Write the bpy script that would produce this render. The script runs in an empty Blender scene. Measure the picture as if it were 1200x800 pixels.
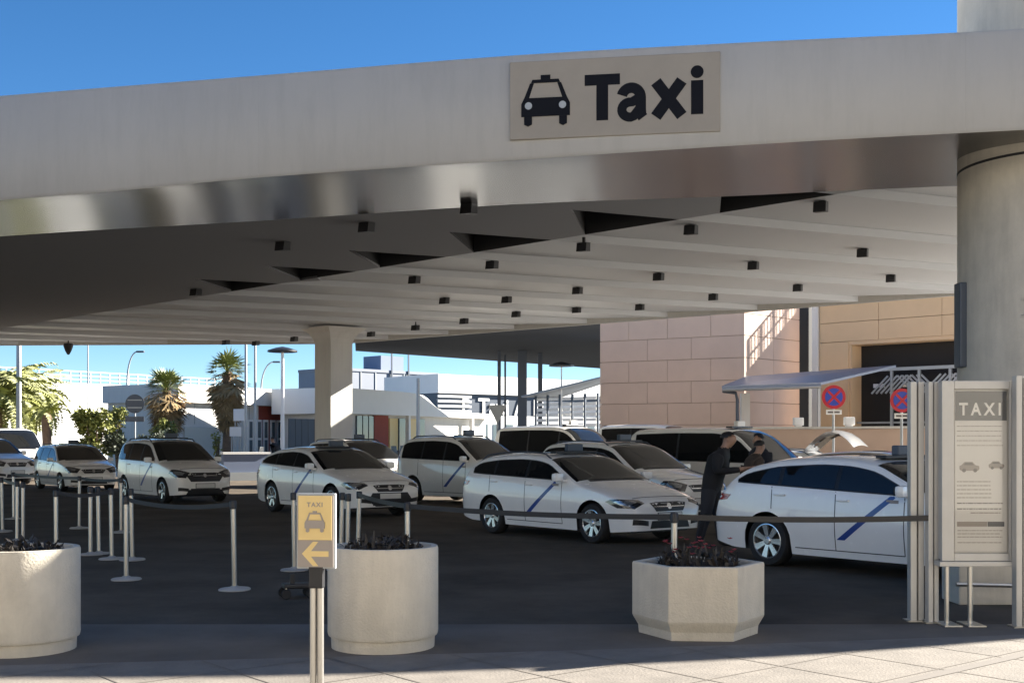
import bpy, bmesh, math, random
from mathutils import Vector, Matrix
from mathutils.bvhtree import BVHTree
random.seed(7)
S = bpy.context.scene
COL = S.collection
R = math.radians
# ------------------------------------------------------------------ camera, sky, sun, exposure
F = 1400.0; CH = 1.65; YH = 517.0            # focal length in photo pixels, eye height, horizon row
cam = bpy.data.cameras.new('camera'); camo = bpy.data.objects.new('camera', cam); COL.objects.link(camo)
camo.location = (0, 0, CH); camo.rotation_euler = (R(90), 0, 0)
cam.sensor_width = 36; cam.lens = 36 * F / 1200; cam.shift_y = (YH - 400) / 1200
cam.clip_end = 3000; cam.clip_start = 0.05
S.camera = camo
SUN_AZ, SUN_EL = R(65), R(25)                # from +Y towards +X
sdir = Vector((math.sin(SUN_AZ) * math.cos(SUN_EL), math.cos(SUN_AZ) * math.cos(SUN_EL), math.sin(SUN_EL)))
w = bpy.data.worlds.new('World'); S.world = w; w.use_nodes = True
nt = w.node_tree; bg = nt.nodes['Background']
sky = nt.nodes.new('ShaderNodeTexSky'); sky.sky_type = 'NISHITA'; sky.sun_disc = False
sky.sun_elevation = SUN_EL; sky.sun_rotation = SUN_AZ; sky.air_density = 0.8; sky.dust_density = 0.0; sky.ozone_density = 3.0; sky.altitude = 1200
hsv = nt.nodes.new('ShaderNodeHueSaturation'); hsv.inputs['Saturation'].default_value = 1.22
nt.links.new(sky.outputs[0], hsv.inputs['Color']); nt.links.new(hsv.outputs[0], bg.inputs[0]); bg.inputs[1].default_value = 0.038
sl = bpy.data.lights.new('sun', 'SUN'); sl.energy = 5.0; sl.angle = R(0.53); sl.color = (1.0, 0.94, 0.84)
slo = bpy.data.objects.new('sun', sl); COL.objects.link(slo); slo.rotation_euler = sdir.to_track_quat('Z', 'Y').to_euler()
slo.location = (30, 10, 40)
S.view_settings.view_transform = 'Standard'; S.view_settings.look = 'None'; S.view_settings.gamma = 1.0
S.view_settings.use_curve_mapping = False; S.view_settings.exposure = 2.32

def P(x, y, d): return Vector(((x - 600) / F * d, d, CH + (YH - y) / F * d))   # photo pixel at a known distance
def G(x, y):
    d = F * CH / (y - YH); return Vector(((x - 600) / F * d, d, 0))
# ------------------------------------------------------------------ materials
MATS = {}
def mat(name, col, rough=0.6, metal=0.0, var=0.0, vscale=3.0, bump=0.0, bscale=40.0, coat=0.0, spec=0.5, emit=None, stain=0.0, trans=0.0):
    if name in MATS: return MATS[name]
    m = bpy.data.materials.new(name); m.use_nodes = True; t = m.node_tree; b = t.nodes['Principled BSDF']
    b.inputs['Base Color'].default_value = (*col, 1); b.inputs['Roughness'].default_value = rough
    b.inputs['Metallic'].default_value = metal; b.inputs['Coat Weight'].default_value = coat
    b.inputs['Coat Roughness'].default_value = 0.04
    b.inputs['Specular IOR Level'].default_value = spec
    if trans: b.inputs['Transmission Weight'].default_value = trans
    if emit: b.inputs['Emission Color'].default_value = (*emit[0], 1); b.inputs['Emission Strength'].default_value = emit[1]
    tc = None
    if var or bump or stain:
        tc = t.nodes.new('ShaderNodeTexCoord'); ge = t.nodes.new('ShaderNodeNewGeometry')
    if var or stain:
        n = t.nodes.new('ShaderNodeTexNoise'); n.inputs['Scale'].default_value = vscale; n.inputs['Detail'].default_value = 7; n.inputs['Roughness'].default_value = 0.65
        t.links.new(ge.outputs['Position'], n.inputs['Vector'])
        mp = t.nodes.new('ShaderNodeMapRange'); mp.inputs[1].default_value = 0.28; mp.inputs[2].default_value = 0.72
        mp.inputs[3].default_value = 1 - var; mp.inputs[4].default_value = 1 + var
        t.links.new(n.outputs['Fac'], mp.inputs[0])
        hs = t.nodes.new('ShaderNodeMix'); hs.data_type = 'RGBA'; hs.blend_type = 'MULTIPLY'; hs.inputs[0].default_value = 1
        hs.inputs[6].default_value = (*col, 1); t.links.new(mp.outputs[0], hs.inputs[7])
        out = hs.outputs[2]
        if stain:
            n2 = t.nodes.new('ShaderNodeTexNoise'); n2.inputs['Scale'].default_value = 1.3; n2.inputs['Detail'].default_value = 9; n2.inputs['Roughness'].default_value = 0.7
            mpp = t.nodes.new('ShaderNodeMapping'); mpp.inputs['Scale'].default_value = (3.5, 3.5, 0.5)
            t.links.new(ge.outputs['Position'], mpp.inputs[0]); t.links.new(mpp.outputs[0], n2.inputs['Vector'])
            m2 = t.nodes.new('ShaderNodeMapRange'); m2.inputs[1].default_value = 0.45; m2.inputs[2].default_value = 0.75; m2.inputs[3].default_value = 1.0; m2.inputs[4].default_value = 1.0 - stain
            t.links.new(n2.outputs['Fac'], m2.inputs[0])
            h2 = t.nodes.new('ShaderNodeMix'); h2.data_type = 'RGBA'; h2.blend_type = 'MULTIPLY'; h2.inputs[0].default_value = 1
            t.links.new(out, h2.inputs[6]); t.links.new(m2.outputs[0], h2.inputs[7]); out = h2.outputs[2]
        t.links.new(out, b.inputs['Base Color'])
        rr = t.nodes.new('ShaderNodeMapRange'); rr.inputs[3].default_value = max(0, rough - 0.08); rr.inputs[4].default_value = min(1, rough + 0.08)
        t.links.new(n.outputs['Fac'], rr.inputs[0]); t.links.new(rr.outputs[0], b.inputs['Roughness'])
    if bump:
        n = t.nodes.new('ShaderNodeTexNoise'); n.inputs['Scale'].default_value = bscale; n.inputs['Detail'].default_value = 5
        t.links.new(ge.outputs['Position'], n.inputs['Vector'])
        bp = t.nodes.new('ShaderNodeBump'); bp.inputs['Strength'].default_value = bump; bp.inputs['Distance'].default_value = 0.02
        t.links.new(n.outputs['Fac'], bp.inputs['Height']); t.links.new(bp.outputs[0], b.inputs['Normal'])
    MATS[name] = m; return m
M = {}
M['asphalt'] = mat('asphalt', (0.098, 0.078, 0.058), 0.9, spec=0.2, var=0.42, vscale=0.6, bump=0.35, bscale=60, stain=0.15)
M['paving'] = mat('paving', (0.195, 0.172, 0.146), 0.85, var=0.22, vscale=2.6, bump=0.3, bscale=45, stain=0.12)
M['shade_paving'] = mat('shade_paving', (0.165, 0.142, 0.118), 0.9, spec=0.2, var=0.25, vscale=0.9, bump=0.25, bscale=60)  # paving with the canopy's shade put into its colour
M['apron'] = mat('apron', (0.12, 0.115, 0.105), 0.9, var=0.15, vscale=0.3, spec=0.2)
M['strip'] = mat('concrete_strip', (0.45, 0.43, 0.40), 0.85, var=0.1, vscale=0.3)
M['bounce_ground'] = mat('bounce_concrete', (0.50, 0.49, 0.47), 0.85, var=0.08, vscale=0.5)
M['jointfaint'] = mat('paving_joint', (0.172, 0.150, 0.127), 0.9)
M['joint'] = mat('joint', (0.17, 0.15, 0.13), 0.9)
M['fascia'] = mat('fascia', (0.42, 0.405, 0.375), 0.5, var=0.05, vscale=0.5, stain=0.10)
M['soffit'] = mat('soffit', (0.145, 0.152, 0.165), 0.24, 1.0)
M['ceiling'] = mat('ceiling', (0.56, 0.567, 0.58), 0.42, 0.0, spec=0.08)
M['ceiling_flat'] = mat('ceiling_shaded', (0.38, 0.38, 0.39), 0.5, 0.0, spec=0.0)  # darker copy of the blade grey, shade put into the colour
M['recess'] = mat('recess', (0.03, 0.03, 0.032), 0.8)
M['black'] = mat('black', (0.012, 0.012, 0.014), 0.45)
M['rubber'] = mat('rubber', (0.014, 0.014, 0.015), 0.8)
M['concrete'] = mat('concrete', (0.58, 0.53, 0.44), 0.8, var=0.12, vscale=2.0, bump=0.15, bscale=30, stain=0.18)
M['planter'] = mat('planter', (0.60, 0.54, 0.44), 0.8, var=0.10, vscale=3.5, bump=0.35, bscale=55, stain=0.14)
M['soil'] = mat('soil', (0.045, 0.03, 0.02), 0.95, var=0.4, vscale=20, bump=0.8, bscale=50)
M['steel'] = mat('steel', (0.55, 0.53, 0.49), 0.33, 1.0)
M['alu'] = mat('alu', (0.50, 0.485, 0.455), 0.42, 0.35, var=0.06, vscale=4)
M['white'] = mat('white', (0.80, 0.79, 0.76), 0.6, var=0.03, vscale=0.6)
M['offwhite'] = mat('offwhite', (0.66, 0.64, 0.60), 0.7, var=0.05, vscale=0.5, stain=0.1)
M['paint'] = mat('car_white', (0.82, 0.815, 0.79), 0.25, var=0.02, vscale=6, coat=1.0)
M['paint_grey'] = mat('car_grey', (0.42, 0.43, 0.44), 0.3, 0.3, coat=0.8)
M['paint_dark'] = mat('car_dark', (0.02, 0.021, 0.024), 0.25, coat=1.0)
M['glass'] = mat('car_glass', (0.010, 0.011, 0.012), 0.04, spec=0.5)
M['lamp'] = mat('lamp_glass', (0.30, 0.31, 0.32), 0.08, 0.6, coat=1.0)
M['lampdark'] = mat('lamp_dark', (0.035, 0.036, 0.04), 0.1, 0.2, coat=1.0)
M['red'] = mat('tail_red', (0.30, 0.02, 0.015), 0.15, coat=1.0)
M['plate'] = mat('plate', (0.62, 0.62, 0.60), 0.5)
M['blue'] = mat('stripe_blue', (0.012, 0.045, 0.24), 0.35, coat=0.5)
M['rim'] = mat('rim_silver', (0.66, 0.66, 0.66), 0.25, 0.85)
M['rimdark'] = mat('rim_dark', (0.03, 0.03, 0.03), 0.5, 0.3)
M['signbrown'] = mat('sign_taupe', (0.31, 0.275, 0.225), 0.5, var=0.06, vscale=2)
M['navy'] = mat('letter_navy', (0.008, 0.009, 0.013), 0.6, spec=0.1)
M['yellow'] = mat('sign_yellow', (0.70, 0.52, 0.22), 0.45, var=0.04, vscale=12)
M['signgrey'] = mat('sign_grey', (0.30, 0.26, 0.23), 0.45)
M['pink'] = mat('panel_salmon', (0.60, 0.44, 0.345), 0.75, var=0.05, vscale=1.2, bump=0.08)
M['pinkjoint'] = mat('panel_joint', (0.36, 0.26, 0.205), 0.9)
M['tan'] = mat('panel_tan', (0.64, 0.44, 0.26), 0.75, var=0.05, vscale=1.0)
M['awning'] = mat('awning_blue', (0.26, 0.30, 0.37), 0.4, 0.2)
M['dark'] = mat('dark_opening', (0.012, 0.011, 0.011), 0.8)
M['redwall'] = mat('red_wall', (0.27, 0.055, 0.035), 0.8, var=0.06)
M['greywall'] = mat('grey_wall', (0.22, 0.24, 0.28), 0.7, var=0.05, vscale=0.3)
M['bluewall'] = mat('blue_wall', (0.16, 0.20, 0.30), 0.7)
M['winglass'] = mat('win_glass', (0.10, 0.13, 0.15), 0.06, spec=0.9)
M['galv'] = mat('galvanised', (0.36, 0.38, 0.39), 0.5, 0.5)
M['darksteel'] = mat('dark_steel', (0.07, 0.085, 0.11), 0.5, 0.3)
M['cream'] = mat('bounce_cream', (0.70, 0.655, 0.58), 0.8, var=.05, vscale=.4)
M['deck'] = mat('deck_underside', (0.05, 0.055, 0.065), 0.9, var=.1, vscale=.4, spec=0.05)
M['signred'] = mat('sign_red', (0.50, 0.015, 0.03), 0.4)
M['signblue'] = mat('sign_blue', (0.03, 0.06, 0.42), 0.4)
M['bark'] = mat('bark', (0.17, 0.11, 0.07), 0.9, var=0.3, vscale=6, bump=0.6, bscale=15)
M['frond'] = mat('frond_green', (0.15, 0.17, 0.045), 0.6, var=0.35, vscale=2.5)
M['frond_dry'] = mat('frond_dry', (0.36, 0.25, 0.12), 0.8, var=0.35, vscale=2.0)
M['leaf'] = mat('leaf_yellow_green', (0.20, 0.21, 0.045), 0.6, var=0.4, vscale=3)
M['leafdark'] = mat('leaf_dark', (0.03, 0.04, 0.018), 0.6, var=0.4, vscale=3)
M['plantdark'] = mat('plant_dark', (0.035, 0.028, 0.022), 0.6, var=0.4, vscale=15)
M['petal'] = mat('petal_pink', (0.35, 0.06, 0.07), 0.6)
M['skin'] = mat('skin', (0.36, 0.21, 0.14), 0.5)
M['hair'] = mat('hair', (0.012, 0.010, 0.009), 0.6)
M['cloth_black'] = mat('cloth_black', (0.013, 0.013, 0.015), 0.9, bump=0.2, bscale=60)
M['trouser'] = mat('trouser', (0.028, 0.028, 0.032), 0.9, bump=0.2, bscale=60)
M['cloth_brown'] = mat('cloth_brown', (0.065, 0.045, 0.033), 0.9, bump=0.2, bscale=60)
M['cloth_navy'] = mat('cloth_navy', (0.012, 0.014, 0.022), 0.9)
M['shoe'] = mat('shoe', (0.03, 0.028, 0.027), 0.6)
M['poster'] = mat('poster', (0.68, 0.66, 0.63), 0.35, var=0.03, vscale=4)
M['postergrey'] = mat('poster_grey', (0.06, 0.062, 0.068), 0.35)
M['ink'] = mat('ink', (0.30, 0.26, 0.23), 0.5)
M['inkdark'] = mat('ink_dark', (0.13, 0.115, 0.11), 0.5)
M['pane'] = mat('clear_pane', (0.9, 0.9, 0.9), 0.02, trans=1.0)
# a plain thin pane: mostly transparent with a mirror coat
pm = M['pane']; t = pm.node_tree
tr = t.nodes.new('ShaderNodeBsdfTransparent'); gl = t.nodes.new('ShaderNodeBsdfGlossy'); gl.inputs['Roughness'].default_value = 0.03
mx = t.nodes.new('ShaderNodeMixShader'); fr = t.nodes.new('ShaderNodeFresnel'); fr.inputs[0].default_value = 1.5
t.links.new(fr.outputs[0], mx.inputs[0]); t.links.new(tr.outputs[0], mx.inputs[1]); t.links.new(gl.outputs[0], mx.inputs[2])
t.links.new(mx.outputs[0], t.nodes['Material Output'].inputs[0])

# ------------------------------------------------------------------ mesh helpers
def link(name, me, m=None, parent=None, loc=None, rot=None):
    o = bpy.data.objects.new(name, me); COL.objects.link(o)
    if m is not None and not me.materials: me.materials.append(m)
    if parent is not None: o.parent = parent
    if loc is not None: o.location = loc
    if rot is not None: o.rotation_euler = rot
    return o
def obj(name, bm, m, parent=None, loc=None, rot=None, smooth=False, ang=40):
    bmesh.ops.recalc_face_normals(bm, faces=bm.faces[:])
    me = bpy.data.meshes.new(name); bm.to_mesh(me); bm.free()
    if smooth:
        me.polygons.foreach_set('use_smooth', [True] * len(me.polygons))
        me.set_sharp_from_angle(angle=R(ang))
    return link(name, me, m, parent, loc, rot)
def tag(o, label=None, cat=None, group=None, kind=None):
    if label: o['label'] = label
    if cat: o['category'] = cat
    if group: o['group'] = group
    if kind: o['kind'] = kind
    return o
def empty(name, loc=(0, 0, 0), rz=0, label=None, cat=None, group=None):
    o = bpy.data.objects.new(name, None); COL.objects.link(o); o.location = loc; o.rotation_euler = (0, 0, rz); o.empty_display_size = 0.2
    return tag(o, label, cat, group)
def copy_tree(o, parent=None):
    c = o.copy(); COL.objects.link(c); c.parent = parent
    for ch in o.children: copy_tree(ch, c)
    return c
def box(bm, c, s, rz=0, bev=0, mtx=None):
    r = bmesh.ops.create_cube(bm, size=1); vs = r['verts']
    bmesh.ops.scale(bm, vec=s, verts=vs)
    if bev:
        es = list({e for v in vs for e in v.link_edges})
        g = bmesh.ops.bevel(bm, geom=es, offset=bev, segments=2, affect='EDGES', profile=0.6)
        vs = list({v for f in g['faces'] for v in f.verts} | {v for v in vs if v.is_valid})
    T = Matrix.Translation(c) @ Matrix.Rotation(rz, 4, 'Z')
    if mtx is not None: T = mtx @ T
    bmesh.ops.transform(bm, matrix=T, verts=vs)
    return vs
def B(): return bmesh.new()
def boxo(name, c, s, m, parent=None, rz=0, bev=0):
    bm = B(); box(bm, (0, 0, 0), s, 0, bev); return obj(name, bm, m, parent, c, (0, 0, rz))
def tube(bm, pts, r, seg=8, cap=True):
    pts = [Vector(p) for p in pts]; rings = []
    n = len(pts); rs = r if isinstance(r, (list, tuple)) else [r] * n
    up = None
    for i, p in enumerate(pts):
        d = (pts[min(i + 1, n - 1)] - pts[max(i - 1, 0)]).normalized()
        if up is None: up = d.orthogonal().normalized()
        up = (up - d * up.dot(d)).normalized(); sd = d.cross(up)
        rings.append([bm.verts.new(p + (up * math.cos(a) + sd * math.sin(a)) * rs[i]) for a in [2 * math.pi * k / seg for k in range(seg)]])
    for a, b in zip(rings, rings[1:]):
        for k in range(seg): bm.faces.new((a[k], a[(k + 1) % seg], b[(k + 1) % seg], b[k]))
    if cap: bm.faces.new(rings[0][::-1]); bm.faces.new(rings[-1])
def lathe(bm, prof, seg=32, axis='Z', mtx=None):
    rings = []; nv = []
    for (r, h) in prof:
        ring = []
        for k in range(seg):
            a = 2 * math.pi * k / seg
            v = Vector((r * math.cos(a), r * math.sin(a), h))
            if axis == 'Y': v = Vector((v.x, v.z, v.y))
            if mtx is not None: v = mtx @ v
            ring.append(bm.verts.new(v))
        rings.append(ring)
    for a, b in zip(rings, rings[1:]):
        for k in range(seg): bm.faces.new((a[k], a[(k + 1) % seg], b[(k + 1) % seg], b[k]))
    if prof[0][0] > 1e-4: bm.faces.new(rings[0])
    if prof[-1][0] > 1e-4: bm.faces.new(rings[-1])
    bmesh.ops.remove_doubles(bm, verts=bm.verts[:], dist=1e-5)
def prism(bm, pts2, z0, z1):
    a = [bm.verts.new((x, y, z0)) for x, y in pts2]; b = [bm.verts.new((x, y, z1)) for x, y in pts2]
    n = len(a); bm.faces.new(a[::-1]); bm.faces.new(b)
    for i in range(n): bm.faces.new((a[i], a[(i + 1) % n], b[(i + 1) % n], b[i]))
def plate(bm, pts3, th):                       # closed slab from a planar 3-D polygon, thickened along its normal
    pts3 = [Vector(p) for p in pts3]
    nrm = Vector((0, 0, 0))
    for i in range(len(pts3)): nrm += (pts3[i] - pts3[0]).cross(pts3[(i + 1) % len(pts3)] - pts3[0])
    nrm.normalize()
    a = [bm.verts.new(p) for p in pts3]; b = [bm.verts.new(p + nrm * th) for p in pts3]; n = len(a)
    bm.faces.new(a[::-1]); bm.faces.new(b)
    for i in range(n): bm.faces.new((a[i], a[(i + 1) % n], b[(i + 1) % n], b[i]))
def text_mesh(s, size, depth=0.01, off=0.0, align='LEFT', space=1.0):
    cu = bpy.data.curves.new('t', 'FONT'); cu.body = s; cu.size = size; cu.extrude = depth; cu.offset = off; cu.align_x = align; cu.space_character = space
    o = bpy.data.objects.new('t', cu); COL.objects.link(o); dg = bpy.context.evaluated_depsgraph_get()
    me = bpy.data.meshes.new_from_object(o.evaluated_get(dg)); bpy.data.objects.remove(o); bpy.data.curves.remove(cu)
    me.materials.clear(); return me
def frame_mtx(origin, right, up=(0, 0, 1)):    # local x = right, y = up, z = towards viewer
    r = Vector(right).normalized(); u = Vector(up).normalized(); n = r.cross(u)
    m = Matrix((r, u, n)).transposed().to_4x4(); m.translation = origin; return m

# ------------------------------------------------------------------ ground
def sheet(name, pts, z, m, thick=None):
    bm = B(); bm.faces.new([bm.verts.new((x, y, z)) for x, y in pts]); return tag(obj(name, bm, m), kind='structure')
sheet('ground', [(-1500, -1200), (1500, -1200), (1500, 2000), (-1500, 2000)], -0.008, M['apron'])
sheet('road', [(-70, -40), (-9.5, -40), (-9.5, 10.8), (9, 10.8), (13.5, 11.08), (13.5, 52.0), (-70, 60)], 0.0, M['asphalt'])
sheet('unseen_dark_ground', [(-200, -40), (-70.004, -40), (-70.004, 130), (-200, 130)], 0.0, M['asphalt'])  # dark ground added out of view to keep bounce off the left ceiling
sheet('unseen_dark_ground', [(-70, 60.004), (-27, 56.02), (-40, 95), (-70, 95)], 0.0, M['asphalt'])
sheet('concrete_apron', [(-26.9, 56.3), (13.5, 52.3), (13.5, 66), (-30, 66)], -0.002, M['strip'])
sheet('bounce_ground', [(13.5, 11.08), (60, 14), (60, 48.5), (13.5, 52.0)], 0.0, M['bounce_ground'])  # pale ground added out of sight to bounce light onto the ceiling
shade_edge = [(-9.5, 8.8), (-4, 8.78), (0.5, 9.45), (4.5, 10.25), (9, 10.795), (60, 13.99)]  # edge of the darker paving, drawn along the canopy's cast shadow
sheet('shade_paving', shade_edge + [(60, 14), (13.5, 11.08), (9, 10.8), (-9.5, 10.8)], 0.0, M['shade_paving'])
sheet('pavement', [(-9.5, -40), (60, -40)] + shade_edge[::-1], 0.0, M['paving'])
g0, g1 = G(1040, 803), G(1212, 764)
dv = (g1 - g0).normalized(); sd = Vector((-dv.y, dv.x, 0)) * 0.05
a = g0 - dv * 6; b = g1 + dv * 6
bm = B()
jd = dv; jn = Vector((-dv.y, dv.x, 0)); o0 = Vector((0, 8.2, 0.003))
def jline(p, d, ln, w_=.008):
    n_ = Vector((-d.y, d.x, 0)) * w_; bm.faces.new([bm.verts.new(v) for v in (p - d * ln - n_, p + d * ln - n_, p + d * ln + n_, p - d * ln + n_)])
for k in range(-4, 4): jline(o0 + jn * (k * .8), jd, 5.5)
for k in range(-9, 10): jline(o0 + jd * (k * .8 + .3) - jn * .4 + Vector((0, 0, .0008)), jn, 2.6)
bmesh.ops.bisect_plane(bm, geom=bm.verts[:] + bm.edges[:] + bm.faces[:], plane_co=(-4, 8.74, 0), plane_no=(-.155, 1, 0), clear_outer=True)
tag(obj('paving_joints', bm, M['jointfaint']), kind='structure')
sheet('drain_channel', [((a - sd).x, (a - sd).y), ((b - sd).x, (b - sd).y), ((b + sd).x, (b + sd).y), ((a + sd).x, (a + sd).y)], 0.004, M['joint'])

# ------------------------------------------------------------------ the canopy
def crm(pts, n=5):
    out = []
    for i in range(len(pts) - 1):
        p0 = pts[max(i - 1, 0)]; p1 = pts[i]; p2 = pts[i + 1]; p3 = pts[min(i + 2, len(pts) - 1)]
        for k in range(n):
            t = k / n
            out.append(tuple(0.5 * ((2 * b) + (-a + c) * t + (2 * a - 5 * b + 4 * c - d) * t * t + (-a + 3 * b - 3 * c + d) * t ** 3) for a, b, c, d in zip(p0, p1, p2, p3)))
    out.append(tuple(pts[-1])); return out
ZT, ZC = 6.85, 5.85
front = [(-60, 32), (-45, 27.6), (-30, 23.6), (-18, 20.6), (-7.7, 18.0), (-3.6, 17.0), (0, 16.12), (3.3, 15.55), (5.76, 15.2), (9.6, 14.55), (13.5, 14.9), (17.8, 16.3), (23, 19.2), (27, 22)]
fz = [5.25, 5.25, 5.25, 5.25, 5.28, 5.40, 5.44, 5.52, 5.57, 5.58, 5.58, 5.58, 5.58, 5.6]
inner = [(-58, 41), (-44, 36), (-32, 32), (-20, 28.2), (-10.5, 24.5), (-4.9, 22.8), (0, 21.2), (3.7, 20.5), (5.7, 20.0), (9.0, 19.4), (13, 19.3), (17.4, 19.7), (21.5, 21.0), (25, 22.6)]
canopy = empty('taxi_canopy', (0, 30, 0), 0, 'sweeping grey metal canopy with curved fascia sheltering the taxi rank', 'canopy')
def cpart(name, bm, m, smooth=False): 
    o = obj(name, bm, m, canopy, (0, -30, 0), smooth=smooth); return o
fc = crm([(x, y, z) for (x, y), z in zip(front, fz)], 4); ic = crm([(x, y, ZC) for x, y in inner], 4)
def segs(n, step): return [(i, min(i + step, n - 1)) for i in range(0, n - 1, step)]
for (i, j) in segs(len(fc), 4):                 # fascia panels, 12 mm joints
    bm = B(); rows = []
    L_ = fc[i:j + 1]
    for k, (x, y, z) in enumerate(L_):
        e = 0.0
        rows.append([bm.verts.new((x, y - 0.0, z)), bm.verts.new((x, y - 0.03, z + 0.05)), bm.verts.new((x, y - 0.03, ZT - 0.05)), bm.verts.new((x, y, ZT)), bm.verts.new((x, y + 0.6, ZT)), bm.verts.new((x, y + 0.6, z + 0.3))])
    # shorten both ends a little for the joint
    def shrink(r0, r1, amt):
        for v0, v1 in zip(r0, r1):
            d = (v1.co - v0.co); v0.co += d.normalized() * amt
    shrink(rows[0], rows[1], 0.0006); shrink(rows[-1], rows[-2], 0.0006)
    for a, b in zip(rows, rows[1:]):
        for k in range(5): bm.faces.new((a[k], b[k], b[k + 1], a[k + 1]))
    cpart('fascia_panel', bm, M['fascia'], True)
bm = B(); rows = []
for (x, y, z) in fc: rows.append((bm.verts.new((x, y + 0.03, z + 0.06)), bm.verts.new((x, y + 0.03, ZT - 0.06))))
for a, b in zip(rows, rows[1:]): bm.faces.new((a[0], b[0], b[1], a[1]))
cpart('fascia_backing', bm, M['signgrey'])
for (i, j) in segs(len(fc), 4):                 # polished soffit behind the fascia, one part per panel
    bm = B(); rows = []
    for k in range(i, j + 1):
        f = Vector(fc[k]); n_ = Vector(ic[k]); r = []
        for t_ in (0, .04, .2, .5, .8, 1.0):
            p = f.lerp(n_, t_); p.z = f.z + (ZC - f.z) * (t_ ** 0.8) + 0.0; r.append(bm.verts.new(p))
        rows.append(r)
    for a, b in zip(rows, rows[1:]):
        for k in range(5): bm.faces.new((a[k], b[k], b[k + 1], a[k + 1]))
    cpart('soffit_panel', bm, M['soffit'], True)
# ceiling polygon (convex) cut into parallel blades
ang = R(24.4); U = Vector((math.cos(ang), math.sin(ang))); Nn = Vector((-math.sin(ang), math.cos(ang)))
back = [(27, 22), (12.8, 34), (-7.3, 51), (-60, 54)]
cpoly = [Vector((x, y)) for x, y, z in ic] + [Vector(p) for p in back]
def clip(poly, p, n):                           # keep the side where (v-p).n >= 0
    out = []
    for i in range(len(poly)):
        a, b = poly[i], poly[(i + 1) % len(poly)]; da = (a - p).dot(n); db = (b - p).dot(n)
        if da >= 0: out.append(a)
        if (da >= 0) != (db >= 0): out.append(a + (b - a) * (da / (da - db)))
    return out
q0, dq = 19.3, 3.06
D0 = Vector((3.2, 22.6)); Dd = Vector((-0.713, 0.701)).normalized(); Dn = Vector((Dd.y, -Dd.x))    # Dn points to the right/back side
if Dn.x < 0: Dn = -Dn
def inter(p, d, q):                             # point on line p+t d with given q
    t_ = (q - p.dot(Nn)) / d.dot(Nn); return p + d * t_
RISE = 0.17
for k in range(-3, 22):
    qa, qb = q0 + dq * k, q0 + dq * (k + 1)
    strip = clip(clip(cpoly, Nn * qa, Nn), Nn * qb, -Nn)
    if len(strip) < 3: continue
    right = clip(strip, D0, Dn); left = clip(strip, D0, -Dn)
    p2, n2 = Vector((-5.0, 31.2)), Vector((.37, .93)); ex_ = Vector((1, 0)); rl = clip(right, p2, -ex_); extra = clip(rl, p2, -n2); rl = clip(rl, p2, n2); right = clip(right, p2, ex_)  # extra takes the shaded grey to dim the far left
    hole = -2 < k < 5
    if hole:
        ap = inter(D0, Dd, qa); L1 = ap - U * 2.3; L2 = inter(D0, Dd, qa + dq * 0.72)
        e = (L2 - L1); ln = Vector((-e.y, e.x)).normalized()
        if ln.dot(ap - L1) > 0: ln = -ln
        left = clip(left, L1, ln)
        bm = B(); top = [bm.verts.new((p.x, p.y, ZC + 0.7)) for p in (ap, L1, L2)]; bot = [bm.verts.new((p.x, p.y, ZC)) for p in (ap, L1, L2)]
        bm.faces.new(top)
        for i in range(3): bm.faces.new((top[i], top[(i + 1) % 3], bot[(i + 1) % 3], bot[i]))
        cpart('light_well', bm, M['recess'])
    for left in (left, extra):
        if len(left) < 3: continue
        bm = B(); a = [bm.verts.new((p.x, p.y, ZC)) for p in left]; b = [bm.verts.new((p.x, p.y, ZC + 0.05)) for p in left]
        bm.faces.new(a); 
        for i in range(len(a)): bm.faces.new((a[i], a[(i + 1) % len(a)], b[(i + 1) % len(a)], b[i]))
        cpart('ceiling_panel', bm, M['ceiling_flat'])
    for right in (right, rl):
        if len(right) < 3: continue
        zf = lambda p: ZC + 0.002 + RISE * (p.dot(Nn) - qa) / dq
        bm = B(); vs = [bm.verts.new((p.x, p.y, zf(p))) for p in right]; bm.faces.new(vs)
        far = [p for p in right if abs(p.dot(Nn) - qb) < 1e-3]
        if len(far) >= 2:
            far.sort(key=lambda p: p.dot(U)); p, s_ = far[0], far[-1]
            # thin drip lip and the upright riser that closes the step
            bm.faces.new([bm.verts.new(v) for v in ((p.x, p.y, ZC + RISE), (s_.x, s_.y, ZC + RISE), (s_.x, s_.y, ZC), (p.x, p.y, ZC))])
        cpart('ceiling_blade', bm, M['ceiling'])
roofp = [(x, y + 0.3) for x, y, z in fc] + back
bm = B(); prism(bm, roofp, ZT - 0.25, ZT - 0.05); cpart('roof', bm, M['offwhite'])
for (p0, p1) in zip(back, back[1:]):
    p0 = Vector(p0); p1 = Vector(p1); d = (p1 - p0).normalized(); n = Vector((-d.y, d.x))
    if n.y < 0: n = -n
    bm = B(); prism(bm, [tuple(p0), tuple(p1), tuple(p1 + n * 0.12), tuple(p0 + n * 0.12)], ZC - 0.04, ZT - 0.02)
    cpart('rear_fascia', bm, M['fascia'])
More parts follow.
